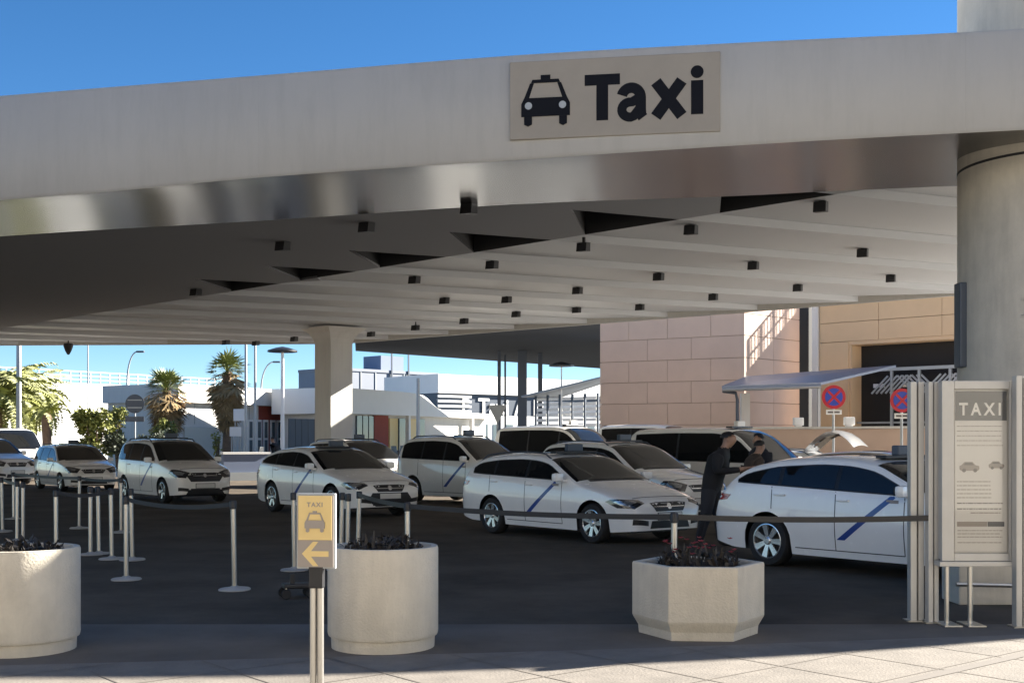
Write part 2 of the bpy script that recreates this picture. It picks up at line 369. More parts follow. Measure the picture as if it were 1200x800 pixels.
# spotlights under the ceiling
spots = [(430, 266), (550, 244), (332, 288), (486, 322), (577, 308), (684, 289), (810, 269), (962, 242), (1011, 296), (883, 311), (772, 324), (677, 335),
         (594, 346), (521, 352), (1044, 326), (935, 337), (836, 346), (750, 355), (676, 363), (605, 368), (544, 376), (487, 382), (435, 388), (345, 394), (300, 399), (230, 342), (265, 398)]
sp0 = None
for (x, y) in spots:
    zl = ZC
    for _ in range(6):
        d = (zl - .09 - CH) * F / (YH - y); p = P(x, y, d); v2 = Vector((p.x, d)); fq = ((v2.dot(Nn) - q0) / dq) % 1.0
        zl = ZC + (RISE * fq if (v2 - D0).dot(Dn) > 0 and (p.x > -5 or (v2 - Vector((-5.0, 31.2))).dot(Vector((.37, .93))) > 0) else 0)
    if sp0 is None:
        sp0 = empty('spotlight', (0, 0, 0), 0, 'small black box spotlight fixed under the canopy ceiling', 'spotlight', 'spotlights under the canopy')
        bm = B(); plate(bm, [(-.11, -.12, 0.0), (-.11, .12, 0.03), (-.11, .10, -.16), (-.11, -.16, -.19)], -0.22); obj('housing', bm, M['black'], sp0)
        bm = B(); box(bm, (0, 0, 0.06), (.06, .06, .14)); obj('bracket', bm, M['black'], sp0)
        o = sp0
    else: o = copy_tree(sp0)
    o.location = (p.x, d, zl - 0.02); o.rotation_euler = (0, 0, R(-25))
# the hanging lamp at the back edge
hl = empty('pendant_lamp', P(80, 404, 50), 0, 'dark drop shaped lamp hanging from the canopy back edge', 'lamp')
bm = B(); lathe(bm, [(0.0, -.42), (.05, -.40), (.13, -.25), (.2, -.05), (.18, 0.06), (0.0, .08)], 12); obj('shade', bm, M['black'], hl, smooth=True)
bm = B(); tube(bm, [(0, 0, 0.05), (0, 0, 0.4)], .03); obj('stem', bm, M['black'], hl)
# columns
rc = empty('concrete_column', (7.72, 17.0, 0), 0, 'massive round concrete column piercing the canopy edge', 'column')
bm = B(); lathe(bm, [(1.3, 0), (1.3, 5.95)], 64); obj('shaft', bm, M['concrete'], rc, smooth=True)
bm = B(); lathe(bm, [(1.3, 6.7), (1.3, 13)], 64); obj('upper_shaft', bm, M['concrete'], rc, smooth=True)
bm = B(); lathe(bm, [(1.306, 5.50), (1.306, 5.535)], 64); obj('dark_ring', bm, M['recess'], rc, smooth=True)  # thin dark band round the shaft below the soffit
for (zz, xo) in ((3.55, 0), (3.33, .1)):
    bm = B(); tube(bm, [(-.9, -1.0, zz), (-.45, -1.28, zz + .05), (.1, -1.36, zz + .08)], .012, 6); obj('cable', bm, M['steel'], rc)
bm = B(); box(bm, (-1.31, .0, 3.3), (.16, .24, 1.2), 0, .02); obj('cable_duct', bm, M['darksteel'], rc)
bc = empty('square_column', (-6.72, 45, 0), R(45), 'square pale concrete column with flared head at the canopy rear', 'column')
bm = B(); s_ = .5
prof = [(s_, 0), (s_, 5.3), (s_ + .05, 5.5), (s_ + .16, 5.7), (s_ + .4, 5.9)]
rings = [[bm.verts.new((sx * r, sy * r, z)) for sx, sy in ((1, 1), (-1, 1), (-1, -1), (1, -1))] for r, z in prof]
for a, b in zip(rings, rings[1:]):
    for k in range(4): bm.faces.new((a[k], a[(k + 1) % 4], b[(k + 1) % 4], b[k]))
obj('shaft', bm, M['offwhite'], bc)
# the big Taxi sign on the fascia
pL, pR = Vector((-0.02, 16.12)), Vector((2.73, 15.66))
nrm = Vector((pL.y - pR.y, pR.x - pL.x)); 
rightv = Vector((pR.x - pL.x, pR.y - pL.y, 0)); Wd = rightv.length; rv = rightv.normalized(); nv = Vector((rv.y, -rv.x, 0))
zb_, zt_ = CH + (YH - 161) / F * 15.9, CH + (YH - 69) / F * 15.9
org = Vector((pL.x, pL.y, zb_)) + nv * 0.075
FM = frame_mtx(org, rv)
ts = empty('fascia_sign', (0, 0, 0), 0, 'large taupe Taxi sign with black car pictogram on the fascia', 'sign'); ts.matrix_world = FM
Hd = zt_ - zb_
bm = B(); box(bm, (Wd / 2, Hd / 2, -0.02), (Wd, Hd, 0.04), 0, 0.012); obj('board', bm, M['signbrown'], ts)
def letter(parent, strokes, dots, m):           # heavy sans letters from strokes; each stroke a hair above the last
    for ps in strokes:
        bm = B()
        for n_, (pts, w_) in enumerate(ps):
            pts = [Vector((x * Wd, y * Hd, 0)) for x, y in pts]; z = .003 + n_ * .0012; rows = []
            for k, p in enumerate(pts):
                d = (pts[min(k + 1, len(pts) - 1)] - pts[max(k - 1, 0)]).normalized(); nn = Vector((-d.y, d.x, 0)) * w_ * Wd / 2
                rows.append([bm.verts.new(p + nn + Vector((0, 0, z))), bm.verts.new(p - nn + Vector((0, 0, z))), bm.verts.new(p - nn), bm.verts.new(p + nn)])
            for a, b in zip(rows, rows[1:]):
                for k in range(4): bm.faces.new((a[k], a[(k + 1) % 4], b[(k + 1) % 4], b[k]))
            bm.faces.new(rows[0]); bm.faces.new(rows[-1])
        obj('lettering', bm, m, parent)
    for (x, y, r_) in dots:
        bm = B(); lathe(bm, [(r_ * Wd, 0), (r_ * Wd, .004)], 24, mtx=Matrix.Translation((x * Wd, y * Hd, 0))); obj('lettering', bm, m, parent)
SW = .052; AR = Wd / Hd
arc = lambda cx, cy, rx, ry, a0, a1, n=14: [(cx + rx * math.cos(R(a0 + (a1 - a0) * k / n)), cy + ry * AR * math.sin(R(a0 + (a1 - a0) * k / n))) for k in range(n + 1)]
yb0, xh = .215, .655
top_a = arc(.584, xh - .047 * AR - .026 * AR + .01, .045, .047, 165, 0) + [(.629, yb0 + .10), (.632, yb0 + .03), (.640, yb0)]
bowl = [(.629, .475)] + arc(.580, .32, .040, .036, 80, 290) + [(.629, .345)]
letter(ts, [[([(.363, .715), (.531, .715)], SW * 1.0), ([(.447, .715), (.447, .20)], .056)], [(top_a, .050), (bowl, .044)],
            [([(.700, .655), (.822, .215)], .054), ([(.822, .655), (.700, .215)], .054)], [([(.893, .650), (.893, .225)], .057)]], [(.893, .755, .030)], M['navy'])
def pict(parent, cx, cy, s, m, z=0.004, hole=None):
    bm = B()
    def pl(pts): plate(bm, [(cx + x * s, cy + y * s, z) for x, y in pts], 0.006)
    pl([(-.5, -.28), (.5, -.28), (.5, -.02), (.44, .10), (-.44, .10), (-.5, -.02)])       # bonnet
    pl([(-.44, .102), (-.32, .40), (-.24, .40), (-.34, .102)]); pl([(.34, .102), (.24, .40), (.32, .40), (.44, .102)])
    pl([(-.30, .402), (.30, .402), (.27, .47), (-.27, .47)]); pl([(-.10, .472), (.10, .472), (.10, .56), (-.10, .56)])
    pl([(-.44, -.44), (-.36, -.48), (-.28, -.44), (-.28, -.282), (-.44, -.282)]); pl([(.28, -.44), (.36, -.48), (.44, -.44), (.44, -.282), (.28, -.282)])
    obj('pictogram', bm, m, parent)
    if hole:
        for sx in (-1, 1):
            bm = B(); lathe(bm, [(.075 * s, 0), (.075 * s, .004)], 16, mtx=Matrix.Translation((cx + sx * .35 * s, cy - .06 * s, z + .007))); obj('pictogram_lamp', bm, hole, parent)
pict(ts, Wd * .175, Hd * .46, Wd * .235, M['navy'], hole=M['galv'])

# ------------------------------------------------------------------ vehicles
def lerp_tab(tab, x):
    if x <= tab[0][0]: return tab[0][1]
    for (a, b), (c, d) in zip(tab, tab[1:]):
        if x <= c: return b + (d - b) * (x - a) / (c - a)
    return tab[-1][1]
def smooth_tab(tab, win=0.10):
    return lambda x: sum(lerp_tab(tab, x + win * (k / 4)) for k in range(-4, 5)) / 9 if 0.3 < x else lerp_tab(tab, x)
FRONT_PLAN = [(0, .66), (.012, .72), (.04, .785), (.09, .84), (.18, .885), (.32, .925), (.55, .962), (.9, .99), (1.3, 1.0)]
REAR_PLAN = [(0, .76), (.012, .81), (.04, .86), (.1, .90), (.22, .94), (.5, .975), (.9, 1.0)]
def wheel_meshes(spokes, rr):
    bm = B(); w_ = .105
    lathe(bm, [(rr * .66, -w_ * .8), (rr * .70, -w_), (rr * .92, -w_), (rr * .985, -w_ * .75), (rr, -w_ * .3), (rr, w_ * .3), (rr * .985, w_ * .75), (rr * .92, w_), (rr * .70, w_), (rr * .66, w_ * .8), (rr * .64, 0)], 36, 'Y')
    for f in list(bm.faces):
        if len(f.verts) > 8: bm.faces.remove(f)
    bmesh.ops.recalc_face_normals(bm, faces=bm.faces[:]); ty = bpy.data.meshes.new('wheel'); bm.to_mesh(ty); bm.free()
    ty.polygons.foreach_set('use_smooth', [True] * len(ty.polygons)); ty.set_sharp_from_angle(angle=R(50)); ty.materials.append(M['rubber'])
    bm = B(); ro = rr * .69
    lathe(bm, [(ro, w_ * .98), (ro * .95, w_ * 1.0), (ro * .92, w_ * .85), (ro * .90, w_ * .1)], 36, 'Y')
    for f in list(bm.faces):
        if len(f.verts) > 8: bm.faces.remove(f)
    for k in range(spokes):
        for s_ in (-1, 1):
            a = 2 * math.pi * k / spokes + s_ * .10
            d = Vector((math.cos(a), 0, math.sin(a))); tn = Vector((-math.sin(a), 0, math.cos(a)))
            y0, y1 = w_ * .72, w_ * .92
            p = [d * ro * .12 - tn * .022, d * ro * .93 - tn * .020, d * ro * .93 + tn * .020, d * ro * .12 + tn * .022]
            va = [bm.verts.new(v + Vector((0, y1 - (0.012 if i in (0, 3) else 0), 0))) for i, v in enumerate(p)]; vb = [bm.verts.new(v + Vector((0, y0 - .02, 0))) for v in p]
            bm.faces.new(va)
            for i in range(4): bm.faces.new((va[i], va[(i + 1) % 4], vb[(i + 1) % 4], vb[i]))
    lathe(bm, [(ro * .22, w_ * .6), (ro * .22, w_ * .92), (ro * .15, w_ * .98), (0, w_ * .98)], 20, 'Y')
    bmesh.ops.recalc_face_normals(bm, faces=bm.faces[:]); ri = bpy.data.meshes.new('rim'); bm.to_mesh(ri); bm.free(); ri.materials.append(M['rim'])
    bm = B(); lathe(bm, [(ro * .93, -w_ * .6), (ro * .93, w_ * .15), (0, w_ * .15)], 28, 'Y'); bmesh.ops.recalc_face_normals(bm, faces=bm.faces[:])
    dk = bpy.data.meshes.new('hub'); bm.to_mesh(dk); bm.free(); dk.materials.append(M['rimdark'])
    return ty, ri, dk
WH = {}
MODELS = {
 'wagon': dict(L=4.66, W=1.81, fo=.90, wb=2.69, wr=.325, rc=.085, tum=.42, top=[(0, .50), (.015, .60), (.05, .665), (.12, .715), (.3, .79), (.7, .895), (1.12, .975), (1.25, 1.0), (2.08, 1.385), (2.4, 1.44), (2.85, 1.462), (3.5, 1.44), (4.0, 1.385), (4.2, 1.30), (4.48, 1.03), (4.58, .93), (4.64, .75), (4.66, .5)],
    belt=[(1.2, .965), (4.3, 1.06)], dlo=(1.52, 4.18), pill=[2.62, 3.52], cowl=1.30, rails=True, sp=5),
 'estate': dict(L=4.82, W=1.85, fo=.98, wb=2.82, wr=.335, rc=.085, tum=.42, top=[(0, .50), (.015, .60), (.05, .67), (.12, .73), (.3, .80), (.8, .91), (1.2, .985), (1.3, 1.0), (2.2, 1.40), (2.55, 1.46), (3.0, 1.48), (3.7, 1.44), (4.2, 1.34), (4.4, 1.22), (4.66, .98), (4.75, .86), (4.80, .7), (4.82, .5)],
    belt=[(1.2, .96), (4.4, 1.085)], dlo=(1.62, 4.32), pill=[2.72, 3.6], cowl=1.36, rails=False, sp=6),
 'mpv': dict(L=4.5, W=1.77, fo=.86, wb=2.80, wr=.32, rc=.09, tum=.30, top=[(0, .52), (.012, .66), (.05, .76), (.12, .84), (.25, .92), (.6, 1.0), (1.0, 1.08), (1.12, 1.10), (1.95, 1.58), (2.3, 1.655), (3.0, 1.685), (3.8, 1.665), (4.15, 1.62), (4.28, 1.52), (4.42, 1.1), (4.47, .85), (4.5, .55)],
    belt=[(1.0, 1.03), (4.3, 1.10)], dlo=(1.42, 4.2), pill=[2.42, 3.32], cowl=1.16, rails=True, sp=5),
 'van': dict(L=4.95, W=1.92, fo=.92, wb=3.0, wr=.34, rc=.10, tum=.17, top=[(0, .55), (.012, .75), (.05, .86), (.12, .94), (.3, 1.01), (.75, 1.12), (.95, 1.18), (1.70, 1.80), (2.0, 1.93), (2.4, 1.975), (3.5, 1.985), (4.6, 1.96), (4.8, 1.90), (4.88, 1.7), (4.93, 1.1), (4.95, .6)],
    belt=[(.9, 1.14), (4.8, 1.20)], dlo=(1.18, 4.62), pill=[2.12, 3.35], cowl=1.0, rails=False, sp=5),
}
def build_car(name, model, loc, heading, label, group='taxis waiting in the rank', paint='paint', taxi=True, stripe=True, zs=1.0, cat='car', hatch=False, rimspokes=None, sign_dark=True, plate_on=True, face=''):
    c = MODELS[model]; L, W, tum, rc = c['L'], c['W'], c['tum'], c['rc']
    top = smooth_tab(c['top']); belt = lambda d: lerp_tab(c['belt'], d)
    axF, axR = c['fo'], c['fo'] + c['wb']; ar = c['wr'] + .055; wz = c['wr']
    def low(d):
        z = lerp_tab([(0, .24), (.5, .20), (axF + ar + .05, .19), (axR - ar - .05, .19), (L - .4, .22), (L, .30)], d)
        for a in (axF, axR):
            if abs(d - a) < ar: z = max(z, wz + math.sqrt(max(0, ar * ar - (d - a) ** 2)))
        return z
    def halfw(d, z):
        pl = min(lerp_tab(FRONT_PLAN, d), lerp_tab(REAR_PLAN, L - d)) * W / 2
        zb = belt(d)
        if z < .62: f = 1 - .055 * ((.62 - z) / .42) ** 1.6
        elif z <= zb: f = 1 - .030 * ((z - .62) / max(.05, zb - .62)) ** 1.5
        else: return pl * .970 - (z - zb) * tum * min(1.15, (.85 + (z - zb) * .5))
        return pl * f
    st = sorted(set([0, .006, .015, .03, .05, .08, .12, .18, L, L - .006, L - .015, L - .03, L - .05, L - .08, L - .12, L - .18] +
        [round(.25 + i * .07, 3) for i in range(int((L - .5) / .07) + 1)] + [x for a in (axF, axR) for x in [a + ar * math.cos(R(t_)) for t_ in range(0, 181, 15)] + [a - ar - .004, a + ar + .004]]))
    bm = B(); rings = []; NS, NA = 17, 9
    for d in st:
        zt = top(d); r = min(rc, max(.02, (zt - .3) * .4)); zs_ = zt - r; zl = min(low(d), zs_ - .02); ring = []
        for i in range(NS):
            z = zl + (zs_ - zl) * i / (NS - 1); ring.append((halfw(d, z), z))
        wt = halfw(d, zs_)
        for i in range(1, NA + 1):
            ph = math.pi / 2 * i / NA
            ring.append((wt * math.cos(ph) ** .55 if i < NA else 0.0, zs_ + r * math.sin(ph)))
        x = L / 2 - d
        rg = [bm.verts.new((x, -y, z)) for y, z in ring] + [bm.verts.new((x, y, z)) for y, z in ring[-2::-1]]
        rings.append(rg)
    for a, b in zip(rings, rings[1:]):
        for k in range(len(a) - 1): bm.faces.new((a[k], a[k + 1], b[k + 1], b[k]))
    bm.faces.new(rings[0]); bm.faces.new(rings[-1][::-1])
    bmesh.ops.recalc_face_normals(bm, faces=bm.faces[:])
    bmesh.ops.triangulate(bm, faces=[f for f in bm.faces if len(f.verts) > 4])
    bvh = BVHTree.FromBMesh(bm)
    root = empty(name, loc, heading, label, cat, group)
    root.scale = (1, 1, zs)
    body = obj('body', bm, M[paint], root, smooth=True, ang=32)
    def hit(p, d):
        h, n, _, _ = bvh.ray_cast(Vector(p) - Vector(d) * 4, Vector(d))
        return (h, n) if h else (None, None)
    def patch(nm, pts, d, m, off=.004, parent=root, step=.14):
        d = Vector(d).normalized(); bm = B(); f = bm.faces.new([bm.verts.new(p) for p in pts])
        bmesh.ops.triangulate(bm, faces=[f])
        for _ in range(4):
            es = [e for e in bm.edges if e.calc_length() > step]
            if not es: break
            bmesh.ops.subdivide_edges(bm, edges=es, cuts=1, use_grid_fill=False); bmesh.ops.triangulate(bm, faces=[f for f in bm.faces if len(f.verts) > 3])
        for v in list(bm.verts):
            h, n = hit(v.co, d)
            if h is None:
                bm.verts.remove(v); continue
            if n.dot(d) > 0: n = -n
            v.co = h + n * off
        if not bm.faces: bm.free(); return None
        bd = [e for e in bm.edges if e.is_boundary]
        r_ = bmesh.ops.extrude_edge_only(bm, edges=bd)
        for v in [g for g in r_['geom'] if isinstance(g, bmesh.types.BMVert)]: v.co += d * (off + .01)
        return obj(nm, bm, m, parent, smooth=True, ang=50)
    X = lambda d: L / 2 - d
    for s in (-1, 1):
        D = (0, -s, 0)
        # side glass
        d0, d1 = c['dlo']; n = 22; ds = [d0 + (d1 - d0) * i / n for i in range(n + 1)]
        topz = lambda d: top(d) - rc - .035
        low_ = [(d, belt(d) + .012) for d in ds if topz(d) > belt(d) + .035]
        dlo = low_ + [(d, topz(d)) for d, _ in low_[::-1]]
        patch('window_trim', [(X(d), s, z) for d, z in dlo], D, M['black'], .003)
        cuts = [d0 - 1] + c['pill'] + [d1 + 1]
        for a, b in zip(cuts, cuts[1:]):
            lw = [(d, z + .018) for d, z in low_ if a + .03 < d < b - .03]
            ends = [e for e in (a + .03, b - .03) if low_[0][0] < e < low_[-1][0]]
            lw = sorted(lw + [(e, belt(e) + .03) for e in ends])
            if len(lw) < 3: continue
            up = [(d, max(topz(d) - .015, z + .004)) for d, z in lw[::-1]]
            patch('side_window', [(X(d), s, z) for d, z in lw + up], D, M['glass'], .006)
        # door seams, handles, blue taxi band
        seams = [d0 + .12, c['pill'][0], c['pill'][1] + .12]
        for d in seams: patch('door_seam', [(X(d - .006), s, .28), (X(d + .006), s, .28), (X(d + .006), s, belt(d) - .0), (X(d - .006), s, belt(d) - .0)], D, M['black'], .0015)
        patch('sill_seam', [(X(seams[0]), s, .275), (X(seams[2]), s, .275), (X(seams[2]), s, .287), (X(seams[0]), s, .287)], D, M['black'], .0015)
        for d in (c['pill'][0] - .12, c['pill'][1] - .02):
            h, _ = hit((X(d), s, belt(d) - .10), D)
            if h: bm = B(); box(bm, (h.x, h.y + s * .016, h.z), (.17, .03, .026), 0, .008); obj('door_handle', bm, M[paint], root)
        if stripe:
            d = c['pill'][0]; zt = belt(d) - .03
            patch('blue_band', [(X(d - .88), s, zt), (X(d - .78), s, zt), (X(d - .02), s, .42), (X(d - .14), s, .42)], D, M['blue'], .0022)
            h, _ = hit((X(d + .35), s, .86), D)
            patch('fleet_number', [(X(d - .9 + k), s, zz) for k, zz in ((0.0, .905), (.17, .905), (.17, .945), (0.0, .945))], D, M['signgrey'], .002)
        # mirror
        dm = d0 + .08; h, _ = hit((X(dm), s, belt(dm) + .0), D)
        if h:
            bm = B(); box(bm, (h.x + .02, h.y + s * .15, h.z + .08), (.12, .20, .14), s * R(-10), .045); box(bm, (h.x + .04, h.y + s * .03, h.z + .02), (.07, .10, .05), 0, .01)
            mo = obj('mirror', bm, M[paint] if paint != 'paint_dark' else M['black'], root, smooth=True)
            bm = B(); box(bm, (h.x - .042, h.y + s * .15, h.z + .08), (.006, .16, .10)); obj('mirror_glass', bm, M['glass'], mo)
        # headlight and tail light
        hz = top(.22)
        yl = lambda d, f: halfw(d, .6) * s * f
        van = model == 'van'
        hl_ = [(.10, .62, hz - .10), (.16, .80, hz - .20), (.36, .97, hz - .17), (.58, 1.0, hz - .07), (.50, .98, hz - .035), (.30, .86, hz - .045), (.16, .70, hz - .04)]
        if model in ('mpv', 'van'): hl_ = [(.06, .60, hz - .10), (.08, .66, hz - .26), (.22, .90, hz - .26), (.45, 1.0, hz - .12), (.36, .97, hz - .03), (.2, .80, hz - .04)]
        dd = (-.72, -s * .66, -.2)
        hlo = patch('headlight', [(X(a), yl(a, b), z) for a, b, z in hl_], dd, M['lampdark'], .006, step=.07)
        cx = sum(p[0] for p in hl_) / len(hl_); cf = sum(p[1] for p in hl_) / len(hl_); cz = sum(p[2] for p in hl_) / len(hl_)
        if hlo: patch('lamp_lens', [(X(cx + .0 + (a - cx) * .55), yl(a, cf + (b - cf) * .55), cz + (z - cz) * .5) for a, b, z in hl_], dd, M['lamp'], .010, hlo, step=.07)
        dd2 = (.72, -s * .66, 0); zr = .80 if not van else 1.0
        tl = [(L - .03, .72, zr + .02), (L - .06, .80, zr - .0), (L - .30, .99, zr + .06), (L - .36, 1.0, zr + .13), (L - .14, .93, zr + .15), (L - .06, .78, zr + .13)] if model in ('wagon', 'estate') else \
             [(L - .03, .80, zr), (L - .16, .96, zr), (L - .20, .97, zr + .35), (L - .14, .92, zr + .38), (L - .05, .84, zr + .35)]
        patch('tail_light', [(X(a), yl(a, b), z) for a, b, z in tl], dd2, M['red'], .006, step=.08)
        # fog lamp pocket
        fg = [(.05, .60, .30), (.05, .60, .38), (.16, .84, .40), (.17, .84, .31)]
        patch('fog_pocket', [(X(a), yl(a, b), z) for a, b, z in fg], dd, M['black'], .004, step=.08)
    # front: windshield, grille, intake, plate
    zc, zr = c['top'], max(z for _, z in c['top'])
    cow = c['cowl']; ws = []
    nrow = 8; dtop = next(d for d in [cow + i * .01 for i in range(200)] if top(d) > zr - .085)
    rowsd = [cow + (dtop - cow) * i / nrow for i in range(nrow + 1)]
    edge = []
    for d in rowsd:
        zt = top(d); hw = halfw(d, zt - rc) - .035
        edge.append((d, hw, zt))
    pts = [(X(d), -hw * .985, z) for d, hw, z in edge] + [(X(d), hw * .985, z) for d, hw, z in edge[::-1]]
    patch('windshield', pts, (-.35, 0, -.94), M['glass'], .005, step=.16)
    dc = cow - .05; patch('wiper_cowl', [(X(dc - .03), -.62, 1), (X(dc + .07), -.60, 1), (X(dc + .07), .60, 1), (X(dc - .03), .62, 1)], (0, 0, -1), M['black'], .003)
    # wipers
    nose = top(.08)
    gz0, gz1 = (nose - .15, nose - .02)
    if face == 'open':
        patch('grille_surround', [(2, -.56, nose - .03), (2, -.40, nose - .23), (2, .40, nose - .23), (2, .56, nose - .03), (2, .3, nose), (2, -.3, nose)], (-1, 0, 0), M['black'], .004, step=.08)
        patch('bumper_insert', [(2, -.54, .24), (2, .54, .24), (2, .46, .36), (2, -.46, .36)], (-1, 0, 0), M['black'], .004, step=.08)
    if face == 'wide':
        patch('grille_surround', [(2, -.36, .25), (2, .36, .25), (2, .56, .37), (2, .44, .53), (2, -.44, .53), (2, -.56, .37)], (-1, 0, 0), M['black'], .004, step=.08)
    patch('grille', [(2, -.40, gz1), (2, -.30, gz0), (2, .30, gz0), (2, .40, gz1), (2, .25, gz1 + .015), (2, -.25, gz1 + .015)], (-1, 0, 0), M['black'], .005, step=.08)
    patch('grille_bar', [(2, -.34, nose - .085), (2, .34, nose - .085), (2, .34, nose - .07), (2, -.34, nose - .07)], (-1, 0, 0), M['rim'], .010, step=.08)
    patch('badge', [(2, .05 * math.cos(k * .6283), nose - .07 + .05 * math.sin(k * .6283)) for k in range(10)], (-1, 0, 0), M['rim'], .013, step=.08)
    patch('lower_intake', [(2, -.44, .27), (2, .44, .27), (2, .40, .39), (2, -.40, .39)], (-1, 0, 0), M['black'], .005, step=.08)
    patch('plate_frame', [(2, -.275, .395), (2, .275, .395), (2, .275, .52), (2, -.275, .52)], (-1, 0, 0), M['black'], .008, step=.12)
    if plate_on: patch('number_plate', [(2, -.26, .405), (2, .26, .405), (2, .26, .51), (2, -.26, .51)], (-1, 0, 0), M['plate'], .012, step=.12)
    patch('rear_plate', [(-2, -.26, .62), (-2, .26, .62), (-2, .26, .73), (-2, -.26, .73)], (1, 0, 0), M['plate'], .008, step=.12)
    patch('bonnet_seam', [(X(.22), -.62, 1), (X(.235), -.62, 1), (X(.235), .62, 1), (X(.22), .62, 1)], (0, 0, -1), M['black'], .0015)
    # rear window
    dr = [L - x for x in (.12, .2, .3, .42)] if model in ('mpv', 'van') else [L - x for x in (.22, .3, .4, .48)]
    rw = []
    for d in dr:
        zt = top(d)
        if zt > 1.05: rw.append((d, halfw(d, zt - rc) - .08, zt))
    if len(rw) >= 2:
        patch('rear_window', [(X(d), -hw, z) for d, hw, z in rw] + [(X(d), hw, z) for d, hw, z in rw[::-1]], (.75, 0, -.66), M['glass'], .005)
    # underbody
    bm = B(); box(bm, (X(L / 2), 0, .42), (L * .90, W - .52, .46)); obj('underbody', bm, M['black'], root)
    # roof rails and sign
    if c['rails']:
        for s in (-1, 1):
            pts = []
            for i in range(13):
                d = 2.15 + (L - .55 - 2.15) * i / 12; h, n = hit((X(d), s * (halfw(d, top(d) - rc) - .07), 1), (0, 0, -1))
                if h: pts.append(h + Vector((0, 0, .045 if 0 < i < 12 else -.01)))
            bm = B(); tube(bm, pts, .016, 6); obj('roof_rail', bm, M['darksteel'], root, smooth=True)
    if taxi:
        ds_ = 2.35 if model != 'van' else 2.2
        h, _ = hit((X(ds_), 0, 1), (0, 0, -1))
        sg = empty('roof_sign', h); sg.parent = root
        bm = B(); box(bm, (0, 0, .03), (.16, .95, .04), 0, .012); obj('sign_base', bm, M['black'], sg)
        bm = B(); box(bm, (0, 0, .11), (.11, .34, .13), 0, .02); lb = obj('sign_box', bm, M['darksteel'] if sign_dark else M['white'], sg)
    if hatch:
        # raised tailgate: hinged at the rear of the roof
        hx = X(L - .75); hz_ = top(L - .75)
        bm = B(); n = 7; rows = []
        for i in range(n + 1):
            t_ = i / n; x = hx - 1.35 * t_ ; z = hz_ + .02 + .60 * math.sin(t_ * 2.7) - .12 * t_
            rows.append([bm.verts.new((x, yy * (.68 + .08 * t_), z - .05 * yy * yy)) for yy in (-1, -.66, -.33, 0, .33, .66, 1)])
        for a, b in zip(rows, rows[1:]):
            for k in range(6): bm.faces.new((a[k], a[k + 1], b[k + 1], b[k]))
        bmesh.ops.solidify(bm, geom=bm.faces[:], thickness=.05); tg = obj('tailgate', bm, M[paint], root, smooth=True)
        bm = B(); rows = []
        for i in range(5):
            t_ = .12 + .45 * i / 4; x = hx - 1.35 * t_; z = hz_ - .085 + .60 * math.sin(t_ * 2.7) - .12 * t_ + .045
            rows.append([bm.verts.new((x, yy * .52, z - .05 * yy * yy - .03)) for yy in (-1, 0, 1)])
        for a, b in zip(rows, rows[1:]):
            for k in range(2): bm.faces.new((a[k], a[k + 1], b[k + 1], b[k]))
        obj('tailgate_glass', bm, M['glass'], tg)
    # wheels
    key = (rimspokes or c['sp'], c['wr'])
    if key not in WH: WH[key] = wheel_meshes(*key)
    ty, ri, dk = WH[key]
    for a in (axF, axR):
        for s in (-1, 1):
            wh = link('wheel', ty, None, root, (X(a), s * (W / 2 - .125), wz), (0, random.random() * 0.0, 0 if s > 0 else math.pi))
            link('rim', ri, None, wh); link('hub', dk, None, wh)
            wh.rotation_euler.y = random.uniform(0, 1.2)
    return root
HD = R(-45)
build_car('estate_taxi', 'estate', (4.95, 15.3, 0), R(-51), 'white estate taxi with silver multi spoke wheels, rear light beside the man in black', sign_dark=True, rimspokes=7)
build_car('wagon_taxi', 'wagon', (1.1, 21.0, 0), R(-52), 'white estate taxi with roof rails, parked behind the estate taxi nearest the man in black', rimspokes=7)
build_car('estate_taxi', 'estate', (-4.1, 27.6, 0), R(-52), 'white estate taxi with dark roof sign behind the yellow arrow sign', zs=1.04, face='wide')
build_car('minivan_taxi', 'mpv', (-9.55, 33.6, 0), R(-52), 'tall white seven seat minivan taxi with open dark grille behind the grouped barrier posts', zs=1.03, face='open')
build_car('hatchback_taxi', 'mpv', (-15.1, 41.2, 0), R(-54), 'low white taxi hatchback parked directly behind the tall minivan', zs=.93)
build_car('panel_van', 'van', (-21.6, 51.5, 0), R(-52), 'pale van at the tail of the taxi queue near the date palm', taxi=False, stripe=False, zs=1.12, cat='van', group=None)
build_car('small_van', 'mpv', (-20.4, 46.6, 0), R(-40), 'small pale car half hidden in front of the pale van', taxi=False, stripe=False, zs=1.08, group=None)
build_car('minivan_taxi', 'mpv', (-1.1, 32.2, 0), R(-45), 'boxy white minivan taxi with sky blue reflections between two estate taxis', zs=1.07)
build_car('minivan_taxi', 'mpv', (2.5, 25.9, 0), R(-52), 'white minivan taxi with roof rails in the second lane before the white minibus', zs=.985)
build_car('sedan_taxi', 'mpv', (-4.7, 37.2, 0), R(-50), 'white taxi with sunlit bonnet hidden behind an estate taxi', zs=1.02)
build_car('minibus_taxi', 'van', (5.15, 28.3, 0), R(-42), 'white taxi minibus with long dark windows behind the two men', cat='minibus', sign_dark=False, stripe=False, group='white minibuses behind the taxi lanes')
build_car('minibus_taxi', 'van', (1.75, 38.5, 0), R(-40), 'white taxi minibus parked by the triangular sign', cat='minibus', zs=1.09, sign_dark=False, stripe=False, group='white minibuses behind the taxi lanes')
build_car('minibus_taxi', 'van', (5.6, 44.5, 0), R(-35), 'sunlit white minibus roof showing beneath the salmon panelled wall', cat='minibus', zs=1.16, taxi=False, stripe=False, group='white minibuses behind the taxi lanes')
